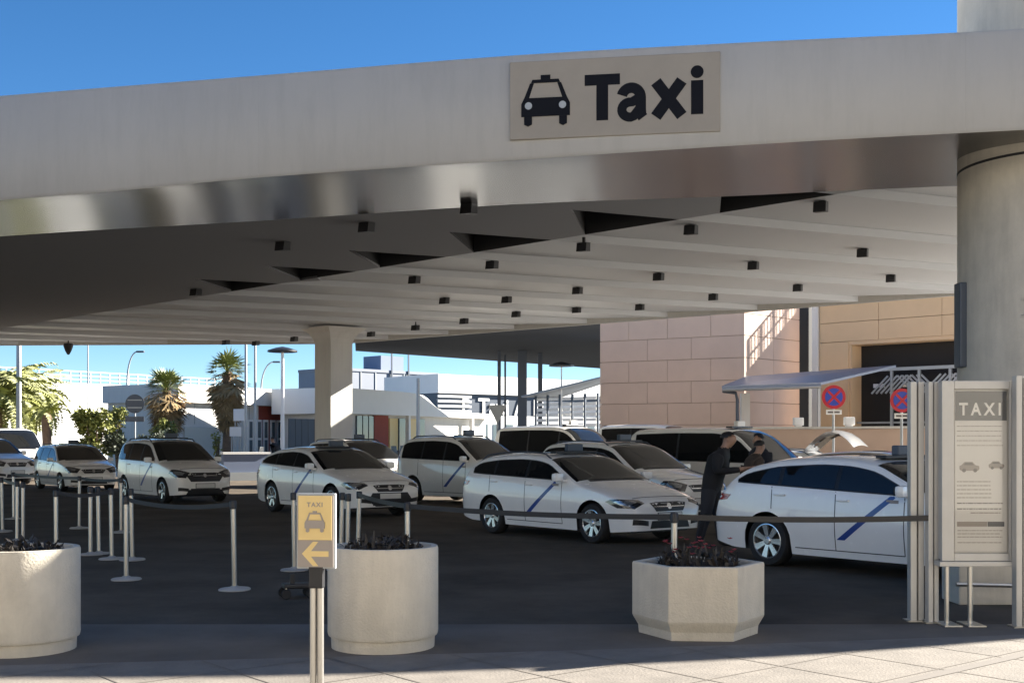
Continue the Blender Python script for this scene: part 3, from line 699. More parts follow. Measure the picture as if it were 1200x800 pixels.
build_car('open_hatchback', 'wagon', (6.45, 32.2, 0), R(150), 'silver hatchback with its tailgate raised beside the minibus', paint='paint_grey', taxi=False, stripe=False, group=None, hatch=True)
build_car('dark_car', 'estate', (7.35, 22.6, 0), R(-46), 'black estate car parked behind the white estate taxi', paint='paint_dark', taxi=False, stripe=False, group=None)

# ------------------------------------------------------------------ background
def wallslab(xL, dL, xR, dR):
    a = Vector(((xL - 600) / F * dL, dL, 0)); b = Vector(((xR - 600) / F * dR, dR, 0)); return a, b
def wall_frame(a, b):                           # origin a, x along wall, y up, z towards the viewer
    return frame_mtx(a, (b - a)), (b - a).length
def lbox(name, M4, x0, x1, y0, y1, z0, z1, m, parent, bev=0):
    bm = B(); box(bm, ((x0 + x1) / 2, (y0 + y1) / 2, (z0 + z1) / 2), (x1 - x0, y1 - y0, z1 - z0), 0, bev)
    return obj(name, bm, m, parent)
def thing_at(name, M4, label, cat, group=None):
    o = empty(name, (0, 0, 0), 0, label, cat, group); o.matrix_world = M4; return o
zpx = lambda y, d: CH + (YH - y) / F * d
# white retaining wall with railing, far left
a, b = wallslab(-120, 96, 262, 124); FMx, Lw = wall_frame(a, b)
rw = thing_at('retaining_wall', FMx, 'long white panelled retaining wall with a railing on top behind the palms', 'wall')
n = 16; hh = 7.0
lbox('backing', FMx, 0, Lw, 0, hh - .1, -.5, -.06, M['offwhite'], rw)
for i in range(n): lbox('wall_panel', FMx, Lw * i / n + .03, Lw * (i + 1) / n - .03, 0, hh, -.06, .06, M['white'], rw)
for i in range(2 * n + 1): lbox('railing_post', FMx, Lw * i / (2 * n) - .06, Lw * i / (2 * n) + .06, hh, hh + 1.1, -.2, -.1, M['galv'], rw)
for h_ in (.35, .7, 1.08): lbox('railing_bar', FMx, 0, Lw, hh + h_ - .05, hh + h_ + .05, -.19, -.11, M['galv'], rw)
# low pale building with red end
a, b = wallslab(206, 78, 374, 92); FMx, Lw = wall_frame(a, b)
lb = thing_at('low_building', FMx, 'low flat roofed pale building with red end wall and glazed entrance', 'building')
fx = lambda x: Lw * (x - 206) / 168.0
lbox('wall', FMx, 0, fx(296), 0, 4.2, -6, 0, M['offwhite'], lb)
lbox('red_wall', FMx, fx(296) + .01, fx(372), 0, 4.2, -6, -.05, M['redwall'], lb)
lbox('roof', FMx, -.3, fx(374), 4.21, 5.4, -6.2, .5, M['offwhite'], lb)
lbox('garage_door', FMx, fx(214), fx(248), 0.1, 2.6, 0.0, .06, M['galv'], lb)
for i in range(4): lbox('wall_joint', FMx, fx(225 + i * 20) - .03, fx(225 + i * 20) + .03, 2.8, 4.2, .0, .02, M['galv'], lb)
for x in (282, 292, 300, 309, 317, 325):
    wn = lbox('window', FMx, fx(x) + .1, fx(x + 7), .5, 3.2, -.02, .08, M['white'], lb)
    lbox('pane', FMx, fx(x) + .22, fx(x + 7) - .12, .65, 1.75, .081, .10, M['winglass'], wn); lbox('pane', FMx, fx(x) + .22, fx(x + 7) - .12, 1.9, 3.05, .081, .10, M['winglass'], wn)
# dark fence in front of it
a, b = wallslab(338, 76, 375, 78); FMx, Lw = wall_frame(a, b)
df = thing_at('dark_fence', FMx, 'dark navy panel fence beside the square column', 'fence')
for i in range(5): lbox('fence_panel', FMx, Lw * i / 5 + .02, Lw * (i + 1) / 5 - .02, 0, 3.1, -.05, .05, M['darksteel'], df)
# white pavilion right of the column
a, b = wallslab(396, 84, 570, 104); FMx, Lw = wall_frame(a, b)
pv = thing_at('white_pavilion', FMx, 'white roofed pavilion with red and glazed bays right of the square column', 'building')
fx = lambda x: Lw * (x - 396) / 174.0
bm = B()
zr = lambda y, x: zpx(y, 84 + 20 * (x - 396) / 174)
plate(bm, [(fx(x), z, .8) for x, z in ((390, 3.6), (570, 3.6), (570, 4.0), (512, 4.02), (500, 4.12), (493, 4.32), (487, 4.65), (482, 5.0), (477, 5.2), (470, 5.32), (455, 5.38), (390, 5.4))], -6); obj('roof', bm, M['white'], pv)
lbox('wall', FMx, fx(396), fx(570), 0, 3.6, -5, -.1, M['offwhite'], pv)
lbox('red_bay', FMx, fx(431), fx(446), 0.0, 3.58, -.09, .1, M['redwall'], pv)
for x in (414, 420, 426): lbox('glazed_bay', FMx, fx(x), fx(x + 5), .1, 3.5, -.09, .06, M['winglass'], pv)
for x in (448, 458, 469, 479): lbox('shop_window', FMx, fx(x), fx(x + 9), .9, 3.4, -.09, .05, M['yellow'] if x in (448, 469) else M['winglass'], pv)
for x in (461, 540): lbox('post', FMx, fx(x), fx(x) + .28, 0, 3.6, .4, .7, M['white'], pv)
# grey block with roof plant
a, b = wallslab(396, 146, 513, 158); FMx, Lw = wall_frame(a, b)
gb = thing_at('grey_building', FMx, 'blue grey windowless block with a tank on its roof', 'building')
zt = zpx(437, 152); lbox('wall', FMx, 0, Lw, 0, zt, -8, 0, M['greywall'], gb); lbox('parapet', FMx, -.1, Lw + .1, zt, zt + .35, -8, .12, M['greywall'], gb)
for i in range(7): lbox('wall_rib', FMx, Lw * (i + .5) / 7 - .06, Lw * (i + .5) / 7 + .06, 0, zt, 0, .08, M['galv'], gb)
fx = lambda x: Lw * (x - 396) / 117.0
lbox('roof_tank', FMx, fx(453), fx(480), zt + .36, zt + 2.3, -5, -1.5, M['bluewall'], gb)
for x in (455, 475): lbox('tank_stay', FMx, fx(x), fx(x) + .2, zt - 1.6, zt + 2.5, .13, .25, M['darksteel'], gb)
# long white parking building with lettering band
a, b = wallslab(512, 132, 712, 150); FMx, Lw = wall_frame(a, b)
pb = thing_at('parking_building', FMx, 'long white parking building with grey band reading Taxi A P', 'building')
fx = lambda x: Lw * (x - 512) / 200.0
lbox('wall', FMx, 0, Lw, 0, 4.6, -10, 0, M['white'], pb); lbox('sign_band', FMx, 0, Lw, 4.61, 7.0, -10, -.1, M['darksteel'], pb); lbox('upper_wall', FMx, 0, Lw, 7.01, 9.1, -10, .25, M['white'], pb)
for k in range(4): lbox('louver', FMx, .1, fx(548), 4.9 + k * .55, 5.15 + k * .55, -.1, .12, M['white'], pb)
for s_, x, wdt in (('E', 538, 8), ('Taxi', 556, 34), ('A', 597, 12), ('P', 618, 13)):
    me = text_mesh(s_, 2.6, .05, .05); bw = max(v.co.x for v in me.vertices); o = link('lettering', me, M['white'], pb, (fx(x), 4.75, -.03)); o.scale = (Lw * wdt / 200 / bw, 1, 1)
for i in range(14): wn = lbox('window', FMx, Lw * (i + .2) / 14, Lw * (i + .8) / 14, 1.0, 3.6, 0, .05, M['winglass'], pb)
# louvred shed under the blue awning
a, b = wallslab(628, 74, 716, 70); FMx, Lw = wall_frame(a, b)
ls = thing_at('louvred_shelter', FMx, 'dark framed shelter with white louvres beneath a blue awning', 'shelter')
for i in range(7): lbox('post', FMx, Lw * i / 6 - .06, Lw * i / 6 + .06, 0, 4.5, -.06, .06, M['darksteel'], ls)
for i in range(6):
    for k in range(8): lbox('louvre', FMx, Lw * i / 6 + .1, Lw * (i + 1) / 6 - .1, 1.9 + k * .32, 2.08 + k * .32, -.04, .04, M['white'], ls)
bm = B(); plate(bm, [(-.3, 4.35, 1.0), (Lw, 5.3, 1.0), (Lw, 5.9, -3), (-.3, 4.5, -3)], .1); obj('awning', bm, M['awning'], ls)
# road deck behind the canopy, on steel posts
dk = empty('road_deck', (-2, 80, 0), 0, 'grey elevated road deck on dark steel posts behind the canopy', 'bridge')
bm = B(); prism(bm, [(-9.6 + 2, -7), (4.4 + 2, -22), (9 + 2, -20), (9.2 + 2, 24), (7.65 + 2, 24), (-11 + 2, 4)], 8.0, 8.9); obj('deck_slab', bm, M['deck'], dk)
for x, d, r_ in ((585, 84, .12), (592, 88, .07), (612, 84, .32), (633, 86, .16)):
    p = P(x, 500, d); bm = B(); box(bm, (p.x + 2, d - 80, 4.0), (r_ * 2, r_ * 2, 8.0)); obj('post', bm, M['darksteel'], dk)
# salmon panelled building
A_, C_ = Vector((3.77, 51.2, 0)), Vector((9.33, 48.0, 0)); E_ = Vector((12.25, 50.9, 0))
sb = empty('panelled_building', (0, 0, 0), 0, 'windowless building clad in salmon stone panels behind the minibuses', 'building')
FMx, Lw = wall_frame(A_, C_); sb.matrix_world = FMx
zts = 8.6; lbox('core', FMx, .06, Lw - .06, 0, zts, -.5, -.05, M['pinkjoint'], sb)
row = .895
for r_ in range(10):
    cuts = [0, 1.35, 3.1, 5.0, Lw] if r_ % 2 else [0, 2.2, 4.15, Lw]
    for x0, x1 in zip(cuts, cuts[1:]): lbox('wall_panel', FMx, x0 + .008, x1 - .008, r_ * row - .35 + .012 if r_ else 0, (r_ + 1) * row - .35 - .012, -.06, .0, M['pink'], sb)
# second face, turned to the sun
FM2, L2_ = wall_frame(C_, E_); ob = FMx.inverted() @ FM2
def lbox2(name, x0, x1, y0, y1, z0, z1, m):
    bm = B(); box(bm, ((x0 + x1) / 2, (y0 + y1) / 2, (z0 + z1) / 2), (x1 - x0, y1 - y0, z1 - z0)); bmesh.ops.transform(bm, matrix=ob, verts=bm.verts[:]); return obj(name, bm, m, sb)
lbox2('core', .06, L2_, 0, zts, -.5, -.05, M['pinkjoint'])
for r_ in range(10):
    for x0, x1 in ((0, L2_ * .52), (L2_ * .52, L2_)): lbox2('wall_panel', x0 + .008, x1 - .008, r_ * row - .35 + .012 if r_ else 0, (r_ + 1) * row - .35 - .012, -.06, .0, M['pink'])
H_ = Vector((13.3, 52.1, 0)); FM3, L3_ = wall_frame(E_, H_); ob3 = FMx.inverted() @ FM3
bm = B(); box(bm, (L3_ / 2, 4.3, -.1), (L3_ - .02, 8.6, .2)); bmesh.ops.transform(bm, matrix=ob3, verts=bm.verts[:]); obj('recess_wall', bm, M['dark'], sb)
# stair behind the tan wall whose railing shades that face
st_ = empty('outside_stair', (13.86, 50.15, 0), 0, 'outside stair with railing beside the panelled building', 'staircase')
FM4 = frame_mtx(Vector((13.86, 50.15, 0)), (E_ - C_)); st_.matrix_world = FM4
bm = B(); plate(bm, [(-.0, 0, 0), (4.6, 0, 0), (4.6, 9.9, 0), (4.2, 9.75, 0), (0, 6.7, 0)], -.15); obj('parapet', bm, M['concrete'], st_)
sl_ = 3.05 / 4.2
for h_ in (.55, 1.25): bm = B(); tube(bm, [(0, 6.7 + h_, -.07), (4.6, 6.7 + h_ + 4.6 * sl_, -.07)], .045, 6); obj('handrail', bm, M['galv'], st_)
for i in range(20): bm = B(); x = i * .23; tube(bm, [(x, 6.7 + x * sl_ - .05, -.07), (x, 6.7 + x * sl_ + 1.25, -.07)], .02 if i % 4 else .05, 5); obj('baluster', bm, M['galv'], st_)
# tan building
a, b = Vector((12.35, 48.0, 0)), Vector((17.9, 42.9, 0)); FMx, Lw = wall_frame(a, b)
tb = thing_at('tan_building', FMx, 'tan panelled parking block with dark openings and chevron louvres', 'building')
lbox('pier', FMx, 0, 1.25, 0, 5.58, -.45, 0, M['tan'], tb); lbox('pier_edge', FMx, -.28, -.02, 0, 7.3, -.4, .1, M['offwhite'], tb)
for i, (z0, z1) in enumerate(((5.6, 6.35), (6.37, 7.15))):
    for k in range(3): lbox('wall_panel', FMx, Lw * k / 3 + .008, Lw * (k + 1) / 3 - .008, z0, z1, -.45, 0, M['tan'], tb)
lbox('coping', FMx, -.3, Lw, 7.17, 7.6, -.6, .15, M['galv'], tb)
lbox('dark_interior', FMx, 1.26, Lw, 0, 5.9, -1.4, -.9, M['dark'], tb); lbox('opening_soffit', FMx, 1.26, Lw, 5.45, 5.59, -.9, -.02, M['tan'], tb); lbox('reveal', FMx, 1.255, 1.36, 0, 5.44, -.95, -.05, M['tan'], tb)
lbox('rail', FMx, 1.36, Lw, 4.38, 4.5, -.3, -.2, M['galv'], tb)
for bay in range(5):
    s_ = 1 if bay % 2 else -1
    for k in range(6):
        bm = B(); box(bm, (0, 0, 0), (.07, .95, .05)); x = 2.35 + bay * 1.05 + k * .19 + .1
        bmesh.ops.transform(bm, matrix=Matrix.Translation((x, 3.85, -.25 - .02 * (bay % 2))) @ Matrix.Rotation(R(45 * s_), 4, 'Z'), verts=bm.verts[:]); obj('louvre_slat', bm, M['galv'], tb)
for x in (2.9, 4.0, 5.2, 6.3): lbox('mullion', FMx, x, x + .09, 0, 4.37, -.3, -.19, M['galv'], tb)
for x in (2.1, 2.35, 3.3): lbox('ceiling_light', FMx, x, x + .2, 3.75, 3.9, -.5, -.42, M['white'], tb)
lbox('inner_rail', FMx, 1.4, Lw, 2.35, 2.42, -.5, -.44, M['galv'], tb)
# blue awning with gutter and posts
aw = empty('blue_awning', (10, 44.5, 0), 0, 'blue grey sloping awning with gutter pipe before the panelled building', 'awning')
o_ = Vector((10, 44.5, 0)); cs = [P(846, 455, 44.5), P(962, 451, 43.6), P(1050, 430.5, 45.0), P(874, 443.5, 47.2)]
bm = B(); plate(bm, [c - o_ for c in cs], .09); obj('sheet', bm, M['awning'], aw)
bm = B(); tube(bm, [cs[0] - o_ + Vector((0, -.05, -.05)), cs[1] - o_ + Vector((0, -.05, -.05))], .07, 8); obj('gutter', bm, M['galv'], aw)
p = cs[0] - o_; bm = B(); tube(bm, [p + Vector((.05, .1, -.1)), p + Vector((.55, .2, -.16)), p + Vector((.62, .25, -.4)), (p.x + .62, p.y + .25, 0)], .06, 8); obj('downpipe', bm, M['darksteel'], aw)
p = cs[1] - o_; bm = B(); box(bm, (p.x - .05, p.y + .1, p.z / 2), (.1, .1, p.z)); obj('post', bm, M['galv'], aw)
p = P(873, 480, 46) - o_; bm = B(); box(bm, (p.x, p.y, 1.75), (.34, .3, 3.5)); obj('pier', bm, M['offwhite'], aw)
# low salmon wall with lamps
a, b = wallslab(800, 41, 1100, 37); FMx, Lw = wall_frame(a, b)
lw_ = thing_at('low_wall', FMx, 'low salmon garden wall behind the hatchback', 'wall'); lbox('wall', FMx, 0, Lw, 0, 2.05, -.3, 0, M['pink'], lw_); lbox('coping', FMx, -.05, Lw, 2.06, 2.13, -.35, .05, M['offwhite'], lw_)
for x in (944, 1003):
    t_ = (x - 800) / 300; c = a.lerp(b, t_); bm = B(); box(bm, (0, 0, .17), (.32, .25, .26), 0, .03); box(bm, (0, 0, .02), (.2, .2, .05))
    l_ = obj('wall_lamp', bm, M['white'], None, (c.x, c.y + .1, 2.13)); tag(l_, 'white box lamp standing on the low salmon wall', 'lamp', 'lamps on the low wall')
# low parapet and raised edge behind the left taxis, shade in its face colour
a, b = wallslab(262, 50, 316, 51); FMx, Lw = wall_frame(a, b)
pw = thing_at('parapet_wall', FMx, 'low parapet wall with shade blue face between the minivan taxi and an estate taxi', 'wall'); lbox('wall', FMx, 0, Lw, 0.0, 1.1, -.35, 0, M['bluewall'], pw); lbox('coping', FMx, -.04, Lw + .04, 1.11, 1.2, -.42, .06, M['white'], pw)
lbox('plinth', FMx, 0, Lw, 0, .35, .01, .06, M['galv'], pw)

# unseen building front added behind the viewer to bounce warm light forward
tm = empty('bounce_facade', (0, -6.5, 0), 0, 'added unseen cream front with tall windows bouncing light to the taxi canopy', 'building')
bm = B(); box(bm, (0, -6, 6), (140, 11, 12)); obj('wall', bm, M['cream'], tm)
for i in range(17): bm = B(); box(bm, (-64 + i * 8, -.45, 2.6), (2.6, .1, 4.0)); obj('window', bm, M['winglass'], tm)
bm = B(); box(bm, (0, .4, 7.2), (140, 2.4, .5)); obj('eaves', bm, M['galv'], tm)
# ------------------------------------------------------------------ poles, lamps and traffic signs
def lamp_post(x, d, ytop, label, arm=0.0, r_=.07, kind='curve'):
    p = P(x, 510, d); h = zpx(ytop, d); o = empty('street_lamp' if kind != 'mast' else 'mast', (p.x, d, 0), 0, label, 'street lamp' if kind != 'mast' else 'mast')
    if kind == 'curve':
        bm = B(); n = 8; pts = [(0, 0, 0), (0, 0, h * .72)] + [(arm * (1 - math.cos(k / n * math.pi / 2)), 0, h * .72 + h * .28 * math.sin(k / n * math.pi / 2)) for k in range(1, n + 1)]
        tube(bm, pts, [r_] * 2 + [r_ * (1 - .05 * k) for k in range(n)], 8); obj('pole', bm, M['galv'], o, smooth=True)
        bm = B(); box(bm, (arm + .25, 0, h), (.6, .28, .14), 0, .05); obj('lamp_head', bm, M['darksteel'], o)
    elif kind == 'disc':
        bm = B(); tube(bm, [(0, 0, 0), (0, 0, h)], [r_ * 1.3, r_ * .8], 8); obj('pole', bm, M['white'], o)
        bm = B(); lathe(bm, [(0, h + .22), (.35, h + .15), (.75, h + .02), (.75, h - .06), (.1, h - .1), (0, h - .1)], 18); obj('lamp_head', bm, M['black'], o, smooth=True)
    else:
        bm = B(); tube(bm, [(0, 0, 0), (0, 0, h)], [r_, r_ * .8], 8); obj('pole', bm, M['galv'], o)
        bm = B(); box(bm, (0, 0, .1), (.4, .4, .2), 0, .03); obj('base', bm, M['concrete'], o)
lamp_post(149, 90, 412, 'curved arm street lamp rising before the retaining wall', .75)
lamp_post(306, 96, 424, 'curved arm street lamp rising behind the low building', 1.0)
lamp_post(331, 60, 411, 'disc topped lamp post between the palm and the square column', 0, .09, 'disc')
lamp_post(658, 72, 428, 'disc topped lamp post before the blue awning shelter', 0, .05, 'disc')
lamp_post(22, 64, 380, 'thick grey mast standing behind the date palm', 0, .16, 'mast'); lamp_post(103, 92, 380, 'thin grey mast before the white retaining wall', 0, .06, 'mast')
lamp_post(288, 62, 385, 'slim mast right of the shaggy palm', 0, .08, 'mast'); lamp_post(299, 66, 385, 'slim mast before the red end wall', 0, .08, 'mast'); lamp_post(490, 70, 443, 'white post standing before the grey block', 0, .12, 'mast')
def round_sign(x, y, d, r_, label, back=False, pole_to=0):
    p = P(x, y, d); o = empty('traffic_sign', (p.x, d, 0), 0, label, 'traffic sign')
    Ry = Matrix.Translation((0, 0, p.z)) @ Matrix.Rotation(R(90), 4, 'X')
    def disc(nm, r0, z, m, r1=0.0):
        bm = B(); lathe(bm, [(r0, z), (r0, z + .012)], 32, mtx=Ry); return obj(nm, bm, m, o)
    bm = B(); tube(bm, [(0, .04, 0), (0, .04, p.z + r_ * .6)], .035, 8); obj('pole', bm, M['galv'], o)
    if back:
        disc('disc', r_, 0, M['darksteel']); 
        for k in (-.4, .4): bm = B(); box(bm, (0, -.02, p.z + k * r_), (r_ * 1.5, .03, .05)); obj('bracket', bm, M['galv'], o)
        bm = B(); box(bm, (0, -.015, p.z - r_ - .28), (r_ * 2, .03, .26), 0, .01); obj('plate', bm, M['darksteel'], o)
    else:
        disc('red_ring', r_, 0, M['signred']); disc('blue_face', r_ * .74, .013, M['signblue'])
        for a_ in (45, -45):
            bm = B(); box(bm, (0, 0, 0), (r_ * 1.42, r_ * .20, .006)); bmesh.ops.transform(bm, matrix=Ry @ Matrix.Translation((0, 0, .03 + a_ * .00005)) @ Matrix.Rotation(R(a_), 4, 'Z'), verts=bm.verts[:]); obj('red_bar', bm, M['signred'], o)
        bm = B(); box(bm, (0, -.02, p.z - r_ - .09), (r_ * 1.3, .02, .13)); pl_ = obj('plate', bm, M['white'], o)
        for k in (-.3, .25): bm = B(); box(bm, (k * r_, -.034, p.z - r_ - .09), (r_ * .45, .006, .05)); obj('plate_text', bm, M['inkdark'], pl_)
round_sign(158, 473, 58, .46, 'dark back of a round traffic sign with a plate beneath', True)
round_sign(977, 465, 33, .33, 'red and blue no stopping sign with a white plate beneath it before the blue awning')
round_sign(1057, 469, 30, .30, 'red and blue no stopping sign beside the barrier post')
p = P(583, 476, 46); o = empty('yield_sign', (p.x, 46, 0), 0, 'grey back of a triangular yield sign by the far minibus', 'traffic sign')
bm = B(); tube(bm, [(0, .04, 0), (0, .04, p.z)], .04, 8); obj('pole', bm, M['galv'], o)
bm = B(); plate(bm, [(-.36, 0, p.z + .05), (.36, 0, p.z + .05), (0, 0, p.z - .68)], .02); obj('triangle', bm, M['galv'], o)
# white notice boards by the palm
for i, (x, y0, y1, d, lab) in enumerate(((280, 479, 493, 66, 'tall white notice board on two legs under the shaggy palm'), (276, 500, 511, 62, 'pale blue notice board on legs before the low building'))):
    p = P(x, y0, d); z1 = zpx(y0, d); z0 = zpx(y1, d); o = empty('notice_board', (p.x, d, 0), 0, lab, 'notice board')
    bm = B(); box(bm, (0, 0, (z0 + z1) / 2), (.6, .06, z1 - z0), 0, .01); obj('board', bm, M['white'], o)
    for s_ in (-.22, .22): bm = B(); box(bm, (s_, .05, z0 / 2 + .1), (.05, .04, z0 + .2)); obj('leg', bm, M['galv'], o)

# ------------------------------------------------------------------ vegetation
def leafcard(bm, p, d, up, ln, wd):
    d = d.normalized(); s_ = d.cross(up)
    if s_.length < 1e-3: s_ = Vector((1, 0, 0))
    s_.normalize()
    bm.faces.new([bm.verts.new(v) for v in (p - s_ * wd * .3, p + d * ln * .5 - s_ * wd * .5, p + d * ln, p + d * ln * .5 + s_ * wd * .5)])
def fan_leaf(bm, base, d, ln, rad, rng):
    d = d.normalized(); c = base + d * ln; up = Vector((0, 0, 1)); s_ = d.cross(up); s_ = s_.normalized() if s_.length > 1e-3 else Vector((1, 0, 0)); nrm = s_.cross(d)
    bm.faces.new([bm.verts.new(v) for v in (base - s_ * .03, base + s_ * .03, c + s_ * .02, c - s_ * .02)])
    for k in range(9):
        a = R(-75 + 150 * k / 8); dd = (d * math.cos(a) + s_ * math.sin(a) - Vector((0, 0, .35 * rng.random()))).normalized()
        leafcard(bm, c, dd, nrm, rad * rng.uniform(.8, 1.1), .12 * rad)
def fan_palm(x, d, ytop, label, seed):
    rng = random.Random(seed); p = P(x, 510, d); h = zpx(ytop, d); o = empty('fan_palm', (p.x, d, 0), 0, label, 'palm tree', None)
    hc = h - 1.6
    bm = B(); tube(bm, [(0, 0, 0), (.05, 0, hc * .4), (0, .03, hc)], [.36, .27, .25], 12); obj('trunk', bm, M['bark'], o, smooth=True)
    bm = B()
    for k in range(70):
        a = rng.uniform(0, 6.283); el = rng.uniform(-.15, 1.35); dd = Vector((math.cos(a) * math.cos(el), math.sin(a) * math.cos(el), math.sin(el)))
        fan_leaf(bm, Vector((0, 0, hc)), dd, rng.uniform(.6, 1.0), rng.uniform(.55, .85), rng)
    obj('crown', bm, M['frond'], o)
    bm = B()
    for k in range(240):
        a = rng.uniform(0, 6.283); t_ = rng.random() ** .7; z = hc + .35 - t_ * 3.0; el = -.35 - .95 * min(1, t_ * 1.2) + rng.uniform(-.2, .2)
        dd = Vector((math.cos(a) * math.cos(el), math.sin(a) * math.cos(el), math.sin(el)))
        fan_leaf(bm, Vector((0, 0, z)), dd, rng.uniform(.55, 1.15) * (1.1 - .6 * t_), rng.uniform(.8, 1.25) * (1.1 - .45 * t_), rng)
    obj('dry_skirt', bm, M['frond_dry'], o)
fan_palm(266, 72, 405, 'tall fan palm with shaggy dry skirt beside the low building', 3)
fan_palm(195, 74, 427, 'shorter fan palm with bushy brown skirt behind the round sign', 5)
def date_palm(x, d, ytop, label, seed, nf=46, fl=2.6):
    rng = random.Random(seed); p = P(x, 510, d); h = zpx(ytop, d); o = empty('date_palm', (p.x, d, 0), 0, label, 'palm tree'); hc = h - fl * .55
    bm = B(); tube(bm, [(0, 0, 0), (.05, 0, hc * .5), (0, 0, hc)], [.30, .24, .26], 10); obj('trunk', bm, M['bark'], o, smooth=True)
    bm = B()
    for k in range(nf):
        a = rng.uniform(0, 6.283); el = rng.uniform(-.5, 1.3); L_ = fl * rng.uniform(.8, 1.15); hd = Vector((math.cos(a), math.sin(a), 0)); pos = Vector((0, 0, hc)); e = el; n = 12; pts = [pos.copy()]
        for i in range(n):
            pos = pos + (hd * math.cos(e) + Vector((0, 0, math.sin(e)))) * L_ / n; e -= .13; pts.append(pos.copy())
            sd_ = hd.cross(Vector((0, 0, 1)))
            for s_ in (-1, 1):
                for q in (0, .5):
                    pp = pts[-2].lerp(pts[-1], q); leafcard(bm, pp, (sd_ * s_ + hd * .5 - Vector((0, 0, rng.uniform(.1, .7)))), hd, L_ * .24 * (1.1 - i / n * .7), .09)
    obj('crown', bm, M['leaf'], o)
date_palm(2, 66, 424, 'full yellow green date palm rising behind the pale van', 11, 110, 3.4); date_palm(38, 70, 432, 'second yellow green date palm leaning behind the mast', 12, 80, 2.6)
date_palm(54, 62, 463, 'small slender palm with drooping fronds by the retaining wall', 13, 12, 1.5)
def bush(name, x, d, ytop, wid, label, m, seed, n=900, ybase=514, cat='bush', ls=.16):
    rng = random.Random(seed); p = P(x, 510, d); h = zpx(ytop, d); rx = wid / F * d / 2; o = empty(name, (p.x, d, 0), 0, label, cat)
    bm = B()
    for k in range(5): a = k * 1.3; tube(bm, [(0, 0, 0), (math.cos(a) * rx * .4, math.sin(a) * rx * .4, h * .7)], [.05, .02], 5)
    obj('stem', bm, M['bark'], o)
    cl = [(Vector((rng.uniform(-.75, .75) * rx, rng.uniform(-.6, .6) * rx, rng.uniform(.35, .85) * h)), rng.uniform(.25, .45)) for _ in range(12)]
    bm = B()
    for k in range(n):
        c, rr = rng.choice(cl); v = Vector((rng.gauss(0, 1), rng.gauss(0, 1), rng.gauss(0, 1))).normalized() * rng.uniform(.5, 1.0)
        q = c + Vector((v.x * rr * rx, v.y * rr * rx, v.z * rr * min(h, 2) * .6)); q.z = max(.05, q.z)
        leafcard(bm, q, Vector((rng.gauss(0, 1), rng.gauss(0, 1), rng.gauss(0, .6))), Vector((rng.gauss(0, 1), rng.gauss(0, 1), 1)), ls * rng.uniform(.7, 1.4), ls * .7)
    obj('foliage', bm, m, o)
bush('shrub', 112, 63, 476, 52, 'yellow green shrub behind the white hatchback taxi', M['leaf'], 21, 4200, ls=.2)
bush('shrub', 137, 68, 470, 22, 'small leafy shrub left of the round sign', M['leaf'], 22, 1200)
bush('hedge', 166, 57, 498, 76, 'low dark hedge beneath the round sign', M['leafdark'], 23, 3500, cat='hedge'); bush('shrub', 192, 64, 488, 36, 'mid green shrub at the foot of the shorter palm', M['leaf'], 24, 1800)
bush('shrub', 255, 66, 498, 12, 'tiny green shrub beside the garage door', M['leaf'], 25, 200)

# ------------------------------------------------------------------ planters
def planting(parent, r_, z, seed, flowers=False, hgt=.22):
    rng = random.Random(seed); bm = B()
    for k in range(150):
        a = rng.uniform(0, 6.283); q = math.sqrt(rng.random()) * r_; p = Vector((q * math.cos(a), q * math.sin(a), z)); hh_ = hgt * rng.uniform(.3, 1.0) * (1.2 - q / r_ * .6)
        lean = Vector((rng.gauss(0, .35), rng.gauss(0, .35), 1)); leafcard(bm, p, lean, Vector((rng.gauss(0, 1), rng.gauss(0, 1), 0)), hh_, .03)
        if rng.random() < .8: leafcard(bm, p + lean * hh_ * .6, Vector((rng.gauss(0, 1), rng.gauss(0, 1), .4)), Vector((0, 0, 1)), .08, .045)
    tag(obj('foliage', bm, M['plantdark'], parent), kind='stuff')
    if flowers:
        bm = B()
        for k in range(26):
            a = rng.uniform(0, 6.283); q = math.sqrt(rng.random()) * r_ * .9; c = Vector((q * math.cos(a), q * math.sin(a), z + hgt * rng.uniform(.5, 1.0)))
            for j in range(5): leafcard(bm, c, Vector((math.cos(j * 1.257), math.sin(j * 1.257), .5)), Vector((0, 0, 1)), .032, .03)
        tag(obj('flowers', bm, M['petal'], parent), kind='stuff')
def round_planter(x, label, seed, Y=9.66, r_=.445, h=.81):
    o = empty('round_planter', ((x - 600) / F * Y, Y, 0), 0, label, 'planter', 'round concrete planters')
    bm = B(); lathe(bm, [(r_ * .93, 0), (r_ * .94, .095), (r_ * .985, .10), (r_ * .995, .115), (r_, .13), (r_, h - .02), (r_ * .985, h), (r_ * .88, h), (r_ * .865, h - .015), (r_ * .865, h - .1)], 72); 
    obj('tub', bm, M['planter'], o, smooth=True, ang=35)
    bm = B(); lathe(bm, [(0, h - .04), (r_ * .4, h - .035), (r_ * .86, h - .05), (r_ * .86, h - .09), (0, h - .09)], 32); obj('soil', bm, M['soil'], o)
    planting(o, r_ * .7, h - .06, seed, hgt=.20 if seed == 41 else .16)
    return o
round_planter(449, 'round concrete planter with withered plants beside the yellow arrow sign', 41)
round_planter(25, 'round concrete planter with a dark low shrub near the grouped barrier posts', 42, Y=9.5)
o = empty('hexagonal_planter', ((818 - 600) / F * 10.32, 10.32, 0), R(7.9 - 12), 'hexagonal concrete planter with small red flowers before the man in black', 'planter')
Rr = .565; hx = lambda r_: [(r_ * math.cos(R(60 * k)), r_ * math.sin(R(60 * k))) for k in range(6)]
